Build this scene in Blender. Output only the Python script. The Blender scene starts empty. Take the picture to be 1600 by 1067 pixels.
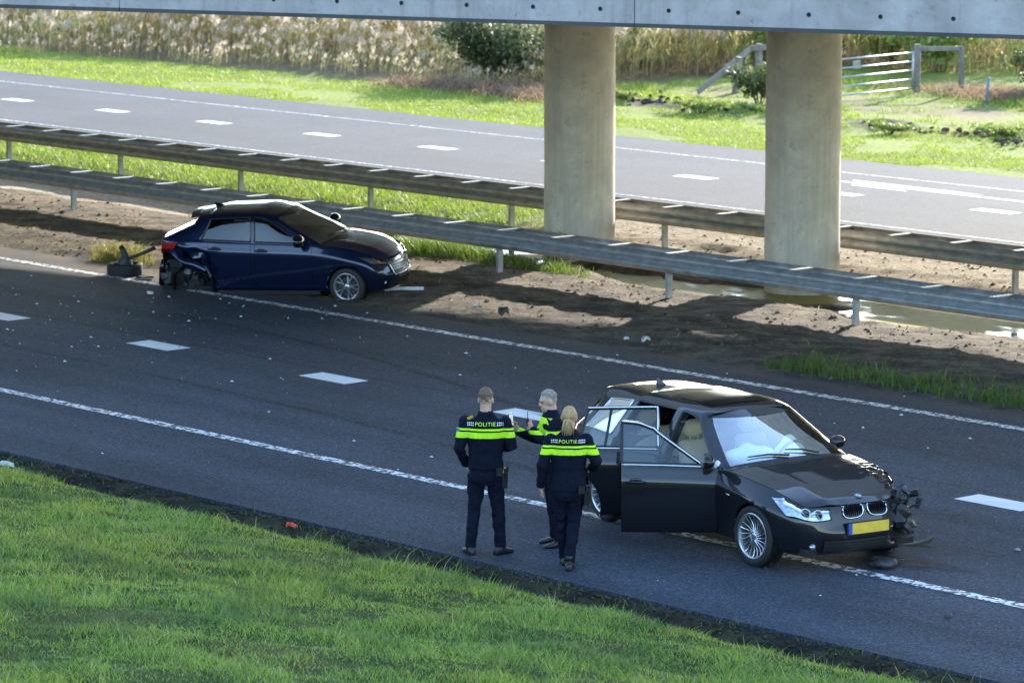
import bpy, bmesh, math, random
import numpy as np
from mathutils import Vector, Matrix
from mathutils.bvhtree import BVHTree
R_ = math.radians
rng = np.random.default_rng(7)
random.seed(7)
SC = bpy.context.scene
COL = SC.collection

# ------------------------------------------------------------------ camera
CAM_H = 8.4036
cam_d = bpy.data.cameras.new('camera')
cam = bpy.data.objects.new('camera', cam_d)
COL.objects.link(cam)
cam.location = (0, 0, CAM_H)
cam.rotation_euler = (R_(90 - 8.5844), 0, R_(48.1373))
cam_d.sensor_width = 36.0
cam_d.lens = 6028.7 / 1600 * 36
cam_d.clip_start = 0.5
cam_d.clip_end = 6000
cam_d.dof.use_dof = True
cam_d.dof.focus_distance = 41.5
cam_d.dof.aperture_fstop = 4.2
SC.camera = cam
# ------------------------------------------------------------------ sky, sun, exposure
SUN_EL, SUN_AZ = 17.0, 24.3          # azimuth measured from +Y towards -X
world = bpy.data.worlds.new('World')
SC.world = world
world.use_nodes = True
wn = world.node_tree
bg = wn.nodes['Background']
sky = wn.nodes.new('ShaderNodeTexSky')
sky.sky_type = 'NISHITA'
sky.sun_disc = False
sky.sun_elevation = R_(SUN_EL)
sky.sun_rotation = R_(-SUN_AZ)
sky.air_density = 1.0
sky.dust_density = 0.3
sky.ozone_density = 1.7
wn.links.new(sky.outputs[0], bg.inputs[0])
bg.inputs[1].default_value = 0.15
sun_d = bpy.data.lights.new('sun', 'SUN')
sun_d.energy = 2.6
sun_d.angle = R_(0.53)
sun_d.color = (1.0, 0.92, 0.80)
sun = bpy.data.objects.new('sun', sun_d)
COL.objects.link(sun)
sd = Vector((-math.sin(R_(SUN_AZ)) * math.cos(R_(SUN_EL)), math.cos(R_(SUN_AZ)) * math.cos(R_(SUN_EL)), math.sin(R_(SUN_EL))))
sun.rotation_euler = sd.to_track_quat('Z', 'Y').to_euler()
sun.location = (-60, 90, 60)
SC.view_settings.view_transform = 'Standard'
SC.view_settings.look = 'None'
SC.view_settings.exposure = 2.55
SC.view_settings.gamma = 1.0
SC.view_settings.use_curve_mapping = False
SC.cycles.max_bounces = 8
SC.cycles.transparent_max_bounces = 12
SC.cycles.sample_clamp_indirect = 6

# ------------------------------------------------------------------ helpers
def tag(o, label=None, cat=None, group=None, kind=None):
    if label: o['label'] = label
    if cat: o['category'] = cat
    if group: o['group'] = group
    if kind: o['kind'] = kind
    return o

def empty(name, loc=(0, 0, 0), rz=0.0, label=None, cat=None, group=None):
    o = bpy.data.objects.new(name, None)
    COL.objects.link(o)
    o.location = loc
    o.rotation_euler = (0, 0, rz)
    o.empty_display_size = 0.2
    return tag(o, label, cat, group)

def mesh_np(name, V, F, mat=None, parent=None, smooth=False, cols=None, midx=None):
    """V (n,3), F list of tuples or (m,k) array"""
    me = bpy.data.meshes.new(name)
    V = np.asarray(V, dtype=np.float32)
    if isinstance(F, np.ndarray):
        m, k = F.shape
        me.vertices.add(len(V)); me.vertices.foreach_set('co', V.ravel())
        me.loops.add(m * k); me.loops.foreach_set('vertex_index', F.astype(np.int32).ravel())
        me.polygons.add(m)
        me.polygons.foreach_set('loop_start', np.arange(0, m * k, k, dtype=np.int32))
        me.update(calc_edges=True)
        me.validate()
    else:
        me.from_pydata([tuple(v) for v in V.tolist()], [], F)
        me.update()
    if smooth:
        me.polygons.foreach_set('use_smooth', np.ones(len(me.polygons), dtype=bool))
    if midx is not None:
        me.polygons.foreach_set('material_index', np.asarray(midx, dtype=np.int32))
    if cols is not None:
        a = me.color_attributes.new('col', 'FLOAT_COLOR', 'POINT')
        c = np.ones((len(V), 4), dtype=np.float32); c[:, :3] = cols
        a.data.foreach_set('color', c.ravel())
    if mat is not None:
        for m_ in (mat if isinstance(mat, (list, tuple)) else [mat]):
            me.materials.append(m_)
    o = bpy.data.objects.new(name, me)
    COL.objects.link(o)
    if parent is not None: o.parent = parent
    return o

class MB:
    """collects shapes into one mesh"""
    def __init__(s): s.v = []; s.f = []; s.mi = []; s.cur = 0
    def add(s, V, F):
        b = len(s.v)
        s.v += [tuple(map(float, p)) for p in V]
        s.f += [tuple(b + i for i in f) for f in F]
        s.mi += [s.cur] * len(F)
        return s
    def box(s, c, h, M=None, taper=None):
        V = [Vector((x * h[0], y * h[1], z * h[2])) for z in (-1, 1) for y in (-1, 1) for x in (-1, 1)]
        if taper:
            V = [Vector((v.x * (taper if v.z > 0 else 1), v.y * (taper if v.z > 0 else 1), v.z)) for v in V]
        if M is not None: V = [M @ v for v in V]
        V = [v + Vector(c) for v in V]
        return s.add(V, [(0, 2, 3, 1), (4, 5, 7, 6), (0, 1, 5, 4), (2, 6, 7, 3), (0, 4, 6, 2), (1, 3, 7, 5)])
    def tube(s, pts, rad, n=8, cap=True, sx=1.0, up=None):
        pts = [Vector(p) for p in pts]
        if not hasattr(rad, '__len__'): rad = [rad] * len(pts)
        V = []; F = []
        ref = Vector(up) if up is not None else None
        for i, p in enumerate(pts):
            d = (pts[min(i + 1, len(pts) - 1)] - pts[max(i - 1, 0)]).normalized()
            if ref is None or abs(d.dot(ref.normalized())) > .98:
                ref = Vector((0, 0, 1)) if abs(d.z) < .9 else Vector((1, 0, 0))
            a = d.cross(ref).normalized(); b = a.cross(d).normalized()
            if up is None: ref = b
            r = rad[i]
            ra, rb = (r if not hasattr(r, '__len__') else r[0]) * sx, (r if not hasattr(r, '__len__') else r[1])
            for k in range(n):
                t = 2 * math.pi * k / n
                V.append(p + a * (ra * math.cos(t)) + b * (rb * math.sin(t)))
        for i in range(len(pts) - 1):
            for k in range(n):
                k2 = (k + 1) % n
                F.append((i * n + k, i * n + k2, (i + 1) * n + k2, (i + 1) * n + k))
        if cap:
            F.append(tuple(range(n - 1, -1, -1))); F.append(tuple((len(pts) - 1) * n + k for k in range(n)))
        return s.add(V, F)
    def lathe(s, prof, n=32, axis='y', c=(0, 0, 0), closed=False):
        """prof list of (r, h) revolved about axis"""
        V = []; F = []
        for (r, h) in prof:
            for k in range(n):
                t = 2 * math.pi * k / n
                if axis == 'y': V.append((c[0] + r * math.cos(t), c[1] + h, c[2] + r * math.sin(t)))
                elif axis == 'z': V.append((c[0] + r * math.cos(t), c[1] + r * math.sin(t), c[2] + h))
                else: V.append((c[0] + h, c[1] + r * math.cos(t), c[2] + r * math.sin(t)))
        m = len(prof)
        for i in range(m if closed else m - 1):
            i2 = (i + 1) % m
            for k in range(n):
                k2 = (k + 1) % n
                F.append((i * n + k, i * n + k2, i2 * n + k2, i2 * n + k))
        return s.add(V, F)
    def ball(s, c, r, nu=12, nv=8, M=None):
        V = []; F = []
        r = r if hasattr(r, '__len__') else (r, r, r)
        for j in range(nv + 1):
            ph = math.pi * j / nv
            for i in range(nu):
                t = 2 * math.pi * i / nu
                v = Vector((r[0] * math.sin(ph) * math.cos(t), r[1] * math.sin(ph) * math.sin(t), r[2] * math.cos(ph)))
                if M is not None: v = M @ v
                V.append(v + Vector(c))
        for j in range(nv):
            for i in range(nu):
                i2 = (i + 1) % nu
                F.append((j * nu + i, (j + 1) * nu + i, (j + 1) * nu + i2, j * nu + i2))
        return s.add(V, F)
    def grid(s, P, flip=False):
        P = np.asarray(P, float); a, b = P.shape[:2]
        F = []
        for i in range(a - 1):
            for j in range(b - 1):
                q = (i * b + j, (i + 1) * b + j, (i + 1) * b + j + 1, i * b + j + 1)
                F.append(q[::-1] if flip else q)
        return s.add(P.reshape(-1, 3), F)
    def build(s, name, mat, parent=None, smooth=False, auto=None):
        o = mesh_np(name, np.array(s.v, dtype=np.float32).reshape(-1, 3), s.f, mat, parent, smooth or auto is not None, midx=s.mi if isinstance(mat, (list, tuple)) else None)
        if auto is not None:
            # mark sharp edges by angle
            me = o.data
            bm = bmesh.new(); bm.from_mesh(me)
            bmesh.ops.remove_doubles(bm, verts=bm.verts, dist=1e-5)
            bmesh.ops.recalc_face_normals(bm, faces=bm.faces)
            for e in bm.edges:
                if len(e.link_faces) == 2 and e.calc_face_angle(0) > R_(auto): e.smooth = False
            bm.to_mesh(me); bm.free()
        return o

def recalc(o):
    bm = bmesh.new(); bm.from_mesh(o.data)
    bmesh.ops.recalc_face_normals(bm, faces=bm.faces)
    bm.to_mesh(o.data); bm.free()
    return o

# ------------------------------------------------------------------ materials
def new_mat(name):
    m = bpy.data.materials.new(name); m.use_nodes = True
    return m, m.node_tree.nodes, m.node_tree.links, m.node_tree.nodes['Principled BSDF']

def N(nodes, t, **kw):
    n = nodes.new(t)
    for k, v in kw.items():
        if k.startswith('_'): setattr(n, k[1:], v)
        else:
            key = k.replace('__', ' ')
            n.inputs[key].default_value = v
    return n

def mixc(nodes, links, fac, a, b):
    n = nodes.new('ShaderNodeMix'); n.data_type = 'RGBA'
    for s, v in ((0, fac), (6, a), (7, b)):
        if hasattr(v, 'links') or hasattr(v, 'is_linked'): links.new(v, n.inputs[s])
        elif s == 0: n.inputs[0].default_value = v
        else: n.inputs[s].default_value = (*v[:3], 1)
    return n.outputs[2]

def ramp(nodes, links, fac, stops, interp='LINEAR'):
    r = nodes.new('ShaderNodeValToRGB'); r.color_ramp.interpolation = interp
    e = r.color_ramp.elements
    while len(e) < len(stops): e.new(0.5)
    for i, (p, c) in enumerate(stops):
        e[i].position = p
        e[i].color = (*c, 1) if hasattr(c, '__len__') else (c, c, c, 1)
    links.new(fac, r.inputs[0])
    return r.outputs[0]

def noise(nodes, links, scale, detail=4, rough=0.55, vec=None, dist=0.0):
    n = nodes.new('ShaderNodeTexNoise')
    n.inputs['Scale'].default_value = scale
    n.inputs['Detail'].default_value = detail
    n.inputs['Roughness'].default_value = rough
    n.inputs['Distortion'].default_value = dist
    if vec is not None: links.new(vec, n.inputs['Vector'])
    return n.outputs[0]

def objvec(nodes, links, scale=(1, 1, 1), world=False):
    if world:
        g = nodes.new('ShaderNodeNewGeometry'); src = g.outputs['Position']
    else:
        t = nodes.new('ShaderNodeTexCoord'); src = t.outputs['Object']
    mp = nodes.new('ShaderNodeMapping')
    mp.inputs['Scale'].default_value = scale
    links.new(src, mp.inputs['Vector'])
    return mp.outputs[0]

def bump(nodes, links, b, h, strength=0.3, dist=0.02):
    n = nodes.new('ShaderNodeBump')
    n.inputs['Strength'].default_value = strength
    n.inputs['Distance'].default_value = dist
    links.new(h, n.inputs['Height'])
    links.new(n.outputs[0], b.inputs['Normal'])

def simple(name, col, rough=0.5, metal=0.0, var=0.0, vscale=8, bmp=0.0, bscale=30, coat=0.0, spec=None):
    m, n, l, b = new_mat(name)
    b.inputs['Roughness'].default_value = rough
    b.inputs['Metallic'].default_value = metal
    if coat:
        b.inputs['Coat Weight'].default_value = coat
        b.inputs['Coat Roughness'].default_value = 0.03
    if spec is not None: b.inputs['Specular IOR Level'].default_value = spec
    v = objvec(n, l)
    f = noise(n, l, vscale, 4, .6, v)
    lo = tuple(c * (1 - var) for c in col); hi = tuple(min(1, c * (1 + var)) for c in col)
    l.new(ramp(n, l, f, [(.3, lo), (.7, hi)]), b.inputs['Base Color'])
    if bmp: bump(n, l, b, noise(n, l, bscale, 4, .6, v), bmp, .01)
    return m

def mat_asphalt(name, base, speck, track=0.12, rough=.72, spec=.5, soiled=False):
    m, n, l, b = new_mat(name)
    v = objvec(n, l, world=True)
    fine = noise(n, l, 34, 3, .8, v)
    grain = ramp(n, l, fine, [(.30, tuple(c * .30 for c in base)), (.50, base), (.60, tuple(c * 1.35 for c in base)), (.72, speck)])
    vs = objvec(n, l, (.05, 1.1, 1), world=True)         # long streaks along the lanes
    streak = noise(n, l, 1.0, 4, .6, vs)
    big = noise(n, l, .35, 5, .6, v)
    k = ramp(n, l, streak, [(.3, 1 - track), (.7, 1 + track)])
    k2 = ramp(n, l, big, [(.3, .86), (.7, 1.1)])
    mu = n.new('ShaderNodeMix'); mu.data_type = 'RGBA'; mu.blend_type = 'MULTIPLY'; mu.inputs[0].default_value = 1
    l.new(grain, mu.inputs[6]); l.new(k, mu.inputs[7])
    mu2 = n.new('ShaderNodeMix'); mu2.data_type = 'RGBA'; mu2.blend_type = 'MULTIPLY'; mu2.inputs[0].default_value = 1
    l.new(mu.outputs[2], mu2.inputs[6]); l.new(k2, mu2.inputs[7])
    colr = mu2.outputs[2]
    if soiled:
        # soil dragged onto the asphalt beside the verge, and a faint paving seam
        g = n.new('ShaderNodeNewGeometry'); sx = n.new('ShaderNodeSeparateXYZ'); l.new(g.outputs['Position'], sx.inputs[0])
        wob = noise(n, l, .8, 5, .65, v)
        def mr(src, a, b_):
            m_ = n.new('ShaderNodeMapRange'); m_.inputs[1].default_value = a; m_.inputs[2].default_value = b_; l.new(src, m_.inputs[0]); return m_.outputs[0]
        def mul(a, b_):
            m_ = n.new('ShaderNodeMath'); m_.operation = 'MULTIPLY'; l.new(a, m_.inputs[0]); l.new(b_, m_.inputs[1]); return m_.outputs[0]
        near = mul(mr(sx.outputs[1], 35.2, 37.6), mr(sx.outputs[0], -45.0, -50.5))
        edge = mr(sx.outputs[1], 37.25, 37.85)
        ad = n.new('ShaderNodeMath'); ad.operation = 'MAXIMUM'; l.new(near, ad.inputs[0]); l.new(edge, ad.inputs[1])
        fac = mul(ad.outputs[0], ramp(n, l, wob, [(.36, .15), (.62, .9)]))
        colr = mixc(n, l, fac, colr, (.13, .095, .065))
        seam = n.new('ShaderNodeMath'); seam.operation = 'COMPARE'; l.new(sx.outputs[1], seam.inputs[0]); seam.inputs[1].default_value = 33.45; seam.inputs[2].default_value = .012
        colr = mixc(n, l, seam.outputs[0], colr, (.02, .021, .023))
    l.new(colr, b.inputs['Base Color'])
    b.inputs['Roughness'].default_value = rough
    b.inputs['Specular IOR Level'].default_value = spec
    bump(n, l, b, fine, .5, .012)
    return m

def mat_line(name, worn, under):
    """thermoplastic road paint; worn: share of the paint broken up into a rough profile"""
    m, n, l, b = new_mat(name)
    v = objvec(n, l, world=True)
    f = noise(n, l, 13, 2, .5, v, .6)
    dirt = noise(n, l, 2.5, 4, .6, v)
    white = ramp(n, l, dirt, [(.3, (.62, .63, .64)), (.7, (.80, .80, .80))])
    if worn > 0:
        fac = ramp(n, l, f, [(worn - .03, 0.0), (worn + .03, 1.0)])
        c = mixc(n, l, fac, under, white)
        l.new(c, b.inputs['Base Color'])
        bump(n, l, b, f, .6, .02)
    else:
        l.new(white, b.inputs['Base Color'])
    b.inputs['Roughness'].default_value = .6
    return m

def mat_vcol(name, rough=.8, var=.25, scale=20, trans=0.0, spec=.3, bmp=0.0, bscale=25):
    """colour from the 'col' attribute with fine noise on top"""
    m, n, l, b = new_mat(name)
    a = n.new('ShaderNodeVertexColor'); a.layer_name = 'col'
    v = objvec(n, l, world=True)
    f = noise(n, l, scale, 5, .65, v)
    k = ramp(n, l, f, [(.3, 1 - var), (.7, 1 + var)])
    mu = n.new('ShaderNodeMix'); mu.data_type = 'RGBA'; mu.blend_type = 'MULTIPLY'; mu.inputs[0].default_value = 1
    l.new(a.outputs[0], mu.inputs[6]); l.new(k, mu.inputs[7])
    l.new(mu.outputs[2], b.inputs['Base Color'])
    b.inputs['Roughness'].default_value = rough
    b.inputs['Specular IOR Level'].default_value = spec
    if bmp: bump(n, l, b, noise(n, l, bscale, 5, .7, v), bmp, .05)
    if trans:
        out = n['Material Output']
        t = n.new('ShaderNodeBsdfTranslucent'); l.new(mu.outputs[2], t.inputs[0])
        ms = n.new('ShaderNodeMixShader'); ms.inputs[0].default_value = trans
        l.new(b.outputs[0], ms.inputs[1]); l.new(t.outputs[0], ms.inputs[2]); l.new(ms.outputs[0], out.inputs[0])
    return m

def mat_concrete(name, col, stain=.5, streak=True):
    m, n, l, b = new_mat(name)
    v = objvec(n, l)
    big = noise(n, l, 1.3, 7, .7, v, .4)
    vs = objvec(n, l, (5, 5, .3))
    st = noise(n, l, 1.0, 5, .65, vs)
    spot = noise(n, l, 5, 6, .7, v)
    c1 = ramp(n, l, big, [(.3, tuple(c * .68 for c in col)), (.7, tuple(c * 1.15 for c in col))])
    dark = tuple(c * .38 for c in col)
    f1 = ramp(n, l, spot, [(.58, 0.0), (.72, stain)])
    c2 = mixc(n, l, f1, c1, dark)
    if streak:
        f2 = ramp(n, l, st, [(.52, 0.0), (.75, stain * .8)])
        c2 = mixc(n, l, f2, c2, tuple(c * .5 for c in col))
    l.new(c2, b.inputs['Base Color'])
    b.inputs['Roughness'].default_value = .85
    bump(n, l, b, noise(n, l, 40, 5, .7, v), .25, .01)
    return m

def mat_glass(name, tint=(.75, .85, .85), rough=.0, gain=1.9, alpha_mix=.75, spec_col=(1, 1, 1)):
    """thin car glass: tinted see-through sheet with a mirror-like surface"""
    m, n, l, b = new_mat(name)
    out = n['Material Output']
    n.remove(b)
    tr = n.new('ShaderNodeBsdfTransparent'); tr.inputs[0].default_value = (*tint, 1)
    gl = n.new('ShaderNodeBsdfGlossy'); gl.inputs['Roughness'].default_value = rough; gl.inputs[0].default_value = (*spec_col, 1)
    fr = n.new('ShaderNodeFresnel'); fr.inputs[0].default_value = 1.52
    mp = n.new('ShaderNodeMath'); mp.operation = 'MULTIPLY_ADD'
    mp.inputs[1].default_value = gain; mp.inputs[2].default_value = .0
    l.new(fr.outputs[0], mp.inputs[0])
    mx = n.new('ShaderNodeMath'); mx.operation = 'MINIMUM'; mx.inputs[1].default_value = 1.0
    l.new(mp.outputs[0], mx.inputs[0])
    ms = n.new('ShaderNodeMixShader'); l.new(mx.outputs[0], ms.inputs[0])
    l.new(tr.outputs[0], ms.inputs[1]); l.new(gl.outputs[0], ms.inputs[2])
    l.new(ms.outputs[0], out.inputs[0])
    return m

ASPH = (.047, .057, .073)
M = {}
M['asphalt'] = mat_asphalt('asphalt_dark', ASPH, (.19, .20, .22), .28, .85, .12, True)
M['asphalt_far'] = mat_asphalt('asphalt_worn', (.072, .074, .082), (.13, .13, .13), .07, .85, .12)
M['line_rough'] = mat_line('profiled_line_paint', .50, ASPH)
M['line_smooth'] = mat_line('line_paint', 0, ASPH)
M['line_far'] = mat_line('worn_line_paint', .55, (.10, .10, .11))
M['concrete_face'] = mat_concrete('pale_concrete', (.34, .315, .315), .75)
M['concrete_pillar'] = mat_concrete('weathered_concrete', (.60, .55, .475), .6)
M['concrete_dark'] = mat_concrete('deck_concrete', (.30, .30, .30), .4)
M['galv'] = simple('galvanised_steel', (.42, .44, .46), .5, .65, .25, 5, .08, 60)
M['galv_dull'] = simple('weathered_galvanised_steel', (.30, .29, .27), .55, .5, .3, 5, .08, 60)
M['blackhole'] = simple('recess_shade', (.01, .01, .01), .9)
M['soil'] = mat_vcol('soil', .92, .45, 9, 0, .15, .8, 16)
M['turf'] = mat_vcol('turf_soil', .95, .4, 7, 0, .1, .8, 20)
M['grass'] = mat_vcol('grass_blades', .55, .12, 3, .35, .3)
M['reed'] = mat_vcol('reed_stalks', .6, .12, 3, .65, .2)
M['leaf'] = mat_vcol('leaf', .5, .15, 5, .4, .4)
# ------------------------------------------------------------------ numpy noise
_lat = {}
def vnoise(x, y, seed=0):
    if seed not in _lat: _lat[seed] = np.random.default_rng(100 + seed).random((256, 256))
    L = _lat[seed]
    xi = np.floor(x).astype(int); yi = np.floor(y).astype(int)
    fx = x - xi; fy = y - yi
    fx = fx * fx * (3 - 2 * fx); fy = fy * fy * (3 - 2 * fy)
    a = L[xi % 256, yi % 256]; b = L[(xi + 1) % 256, yi % 256]; c = L[xi % 256, (yi + 1) % 256]; d = L[(xi + 1) % 256, (yi + 1) % 256]
    return (a * (1 - fx) + b * fx) * (1 - fy) + (c * (1 - fx) + d * fx) * fy
def fbm(x, y, seed=0, octv=4):
    s = 0; a = .5; f = 1
    for k in range(octv):
        s = s + a * vnoise(x * f + 17.3 * k, y * f + 5.1 * k, seed + k); a *= .5; f *= 2.03
    return s / (1 - .5 ** octv)
def sstep(a, b, x):
    t = np.clip((x - a) / (b - a), 0, 1); return t * t * (3 - 2 * t)
def lerpc(a, b, t):
    return np.asarray(a) * (1 - t[..., None]) + np.asarray(b) * t[..., None]

def terrain(name, x0, x1, y0, y1, dx, dy, zf, cf, mat):
    xs = np.arange(x0, x1 + dx * .5, dx); ys = np.arange(y0, y1 + dy * .5, dy)
    X, Y = np.meshgrid(xs, ys, indexing='ij')
    Z = zf(X, Y)
    V = np.stack([X, Y, Z], -1).reshape(-1, 3)
    a, b = X.shape
    I = np.arange(a * b).reshape(a, b)
    F = np.stack([I[:-1, :-1], I[1:, :-1], I[1:, 1:], I[:-1, 1:]], -1).reshape(-1, 4)
    o = mesh_np(name, V, F, mat, None, True, cols=cf(X, Y, Z).reshape(-1, 3))
    return tag(o, kind='structure')

# key lines of the place (metres; road runs along X)
Y_EDGE_N, Y_LINE_A, Y_DASH, Y_LINE_B, Y_EDGE_M = 26.45, 29.06, 33.01, 36.94, 37.86
Y_RAIL1, Y_RAIL2 = 41.94, 46.6
Y_FEDGE_N, Y_FLINE_N, Y_FDASH, Y_FLINE, Y_FEDGE = 50.6, 51.45, 54.72, 57.65, 59.6

# ------------------------------------------------------------------ ground sheets
g = mesh_np('ground', [(-2500, -1500, -.7), (1500, -1500, -.7), (1500, 2500, -.7), (-2500, 2500, -.7)], [(0, 1, 2, 3)],
            simple('far_grassland', (.10, .15, .035), .95, 0, .3, .05))
tag(g, kind='structure')

def bank_z(X, Y):
    z = np.where(Y < 25.3, (25.3 - Y) * .13, 0.0) + np.clip(14.0 - Y, 0, 16) * .24
    z = z + sstep(25.9, 25.4, Y) * .10 - .08 * np.exp(-((Y - 26.0) / .12) ** 2) - .03
    z = z + sstep(25.4, 24.8, Y) * ((fbm(X * .8, Y * .8, 3) - .5) * .20 + (fbm(X * 2.6, Y * 2.6, 5) - .5) * .08)
    z = z + .07 * sstep(26.0, 26.2, Y) * (fbm(X * 5, Y * 7, 8) - .2)
    return z - .05 * sstep(26.35, 26.6, Y)
def bank_c(X, Y, Z):
    n = fbm(X * 1.2, Y * 1.2, 11)
    c = lerpc((.050, .080, .018), (.085, .090, .030), sstep(.35, .7, n))
    moss = lerpc((.020, .018, .015), (.045, .045, .026), sstep(.4, .65, fbm(X * 4, Y * 6, 15)))
    t = sstep(25.55, 25.8, Y)
    return c * (1 - t[..., None]) + moss * t[..., None]
terrain('grass_bank', -110, 40, -6, 26.7, .20, .16, bank_z, bank_c, M['turf'])

def med_z(X, Y):
    wat = sstep(-54.5, -51.5, X)
    bed = -.13 * (1 - wat) + (-.26 + (fbm(X * .6, Y * 1.2, 27) - .5) * .6) * wat
    e = (fbm(X * .55, Y * 0 + 2.0, 21) - .5) * 1.5
    dip = sstep(42.5, 44.2, Y + e * .8) * (1 - sstep(46.0, 47.4, Y + e * .5))
    z = bed * dip + .05 * sstep(38, 39.5, Y) * (1 - sstep(42, 43, Y))
    z = z + (fbm(X * 1.1, Y * 1.5, 23) - .5) * .055 * sstep(37.9, 38.8, Y)
    z = z + (fbm(X * 5.5, Y * 6.5, 25) - .5) * .065 * sstep(37.9, 38.5, Y) * (1 - .6 * dip)
    # ploughed-up ruts left by the skidding car
    z = z - .05 * np.exp(-((Y - 38.6 - (X + 45) * .05) / .3) ** 2) * sstep(-62, -55, X) * (1 - sstep(-47, -45, X))
    return z - .04 * (1 - sstep(37.8, 38.1, Y)) - .03 * sstep(50.2, 50.6, Y)
def med_c(X, Y, Z):
    n = fbm(X * .8, Y * 1.1, 31); n2 = fbm(X * 3.2, Y * 4.2, 33)
    brown = lerpc((.075, .059, .039), (.185, .147, .095), sstep(.3, .7, n2))
    grey = lerpc((.075, .064, .054), (.155, .130, .105), sstep(.3, .7, n2))
    t = sstep(-50, -43, X + (n - .5) * 6) * .75
    c = brown * (1 - t[..., None]) + grey * t[..., None]
    asph = sstep(38.6, 38.0, Y + (n2 - .5) * 1.2)
    c = c * (1 - .6 * asph[..., None]) + np.array((.062, .060, .058)) * .6 * asph[..., None]
    mud = sstep(43.3, 43.7, Y + (n - .5)) * (1 - sstep(45.6, 46.1, Y)) * (1 - sstep(-55, -53, X))
    c = c * (1 - mud[..., None]) + lerpc((.36, .30, .23), (.46, .40, .32), n) * mud[..., None]
    straw = sstep(46.0, 46.6, Y) * sstep(-53.5, -51.5, X)
    c = c * (1 - straw[..., None]) + lerpc((.22, .175, .115), (.34, .28, .19), n2) * straw[..., None]
    gr = sstep(45.6, 46.3, Y + (n - .5) * .8) * (1 - sstep(-53, -51, X))
    c = c * (1 - gr[..., None]) + np.array((.10, .15, .025)) * gr[..., None]
    return c
terrain('median_ground', -105, -15, 37.62, 50.75, .13, .13, med_z, med_c, M['soil'])

def field_z(X, Y):
    z = -.03 + (fbm(X * .5, Y * .5, 41) - .5) * .16 * sstep(59.8, 61, Y)
    dit = np.exp(-((Y - 66.0 - (X + 65) * .02) / .8) ** 2) * sstep(-78, -74, X)
    return z + dit * ((fbm(X * 1.6, Y * 1.6, 43) - .5) * .5 + .05) - .06 * (1 - sstep(59.5, 59.9, Y))
def field_c(X, Y, Z):
    n = fbm(X * .35, Y * .5, 45); n2 = fbm(X * 1.6, Y * 1.8, 47)
    c = lerpc((.13, .165, .025), (.21, .24, .04), sstep(.3, .7, n))
    clod = np.exp(-((Y - 65.9 - (X + 65) * .03) / .75) ** 2) * sstep(.42, .62, n2) * sstep(-78, -74, X)
    c = c * (1 - clod[..., None]) + np.array((.05, .032, .028)) * clod[..., None]
    path = np.exp(-((Y - 70.0) / 1.3) ** 2) * sstep(-72, -69, X) * sstep(.36, .6, n2) * .9
    c = c * (1 - path[..., None]) + np.array((.22, .15, .10)) * path[..., None]
    reed = sstep(64.6, 66, Y) * (1 - sstep(-74, -72, X))
    c = c * (1 - reed[..., None]) + np.array((.13, .10, .05)) * reed[..., None]
    return c
terrain('field', -190, -20, 59.45, 150, .35, .35, field_z, field_c, M['soil'])

# standing water between the barriers
def mat_water():
    m, n, l, b = new_mat('ditch_water')
    v = objvec(n, l, world=True)
    f = noise(n, l, .42, 4, .6, v, .8)
    fac = ramp(n, l, f, [(.40, 1.0), (.48, 0.0)])
    f2 = noise(n, l, 6, 4, .7, v)
    alg = ramp(n, l, f2, [(.3, (.27, .245, .07)), (.7, (.40, .36, .13))])
    l.new(mixc(n, l, fac, alg, (.012, .013, .010)), b.inputs['Base Color'])
    rr = ramp(n, l, fac, [(0, .55), (1, .035)])
    l.new(rr, b.inputs['Roughness'])
    l.new(ramp(n, l, fac, [(0, .04), (1, .5)]), b.inputs['Specular IOR Level'])
    bump(n, l, b, noise(n, l, 3, 3, .5, v), .05, .02)
    return m
water = mesh_np('water', [(-57, 42.6, -.20), (-18, 42.6, -.20), (-18, 48, -.20), (-57, 48, -.20)], [(0, 1, 2, 3)], mat_water())
tag(water, kind='structure')

# ------------------------------------------------------------------ roads and markings
def sheet(name, x0, x1, y0, y1, z, mat, parent=None, thick=0.0):
    V = [(x0, y0, z), (x1, y0, z), (x1, y1, z), (x0, y1, z)]; F = [(0, 1, 2, 3)]
    if thick:
        V += [(x, y, zz - thick) for x, y, zz in V]
        F += [(4, 7, 6, 5), (0, 4, 5, 1), (1, 5, 6, 2), (2, 6, 7, 3), (3, 7, 4, 0)]
    return mesh_np(name, V, F, mat, parent)
XL, XR = -420, 160
road = tag(sheet('road', XL, XR, Y_EDGE_N, Y_EDGE_M, .012, M['asphalt'], None, .12), kind='structure')
far_road = tag(sheet('road_far', XL, XR, Y_FEDGE_N, Y_FEDGE, .012, M['asphalt_far'], None, .12), kind='structure')
sheet('edge_line', XL, XR, Y_LINE_A - .088, Y_LINE_A + .088, .017, M['line_rough'], road)
sheet('edge_line', XL, XR, Y_LINE_B - .09, Y_LINE_B + .09, .017, M['line_rough'], road)
dm = None
for k in range(-12, 12):
    x = -45.005 + 4 * k
    if dm is None:
        d = sheet('lane_dash', 0, 1.0, Y_DASH - .215, Y_DASH + .215, .0175, M['line_smooth'], road); dm = d.data
    else:
        d = bpy.data.objects.new('lane_dash', dm); COL.objects.link(d); d.parent = road
    d.location.x = x
sheet('edge_line', XL, XR, Y_FLINE - .05, Y_FLINE + .05, .017, M['line_far'], far_road)
sheet('edge_line', XL, XR, Y_FLINE_N - .05, Y_FLINE_N + .05, .017, M['line_far'], far_road)
dm = None
for k in range(-14, 16):
    x = -78.985 - 1.0 + 4 * k
    if dm is None:
        d = sheet('lane_dash', 0, 1.0, Y_FDASH - .19, Y_FDASH + .19, .0175, M['line_smooth'], far_road); dm = d.data
    else:
        d = bpy.data.objects.new('lane_dash', dm); COL.objects.link(d); d.parent = far_road
    d.location.x = x
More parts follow.
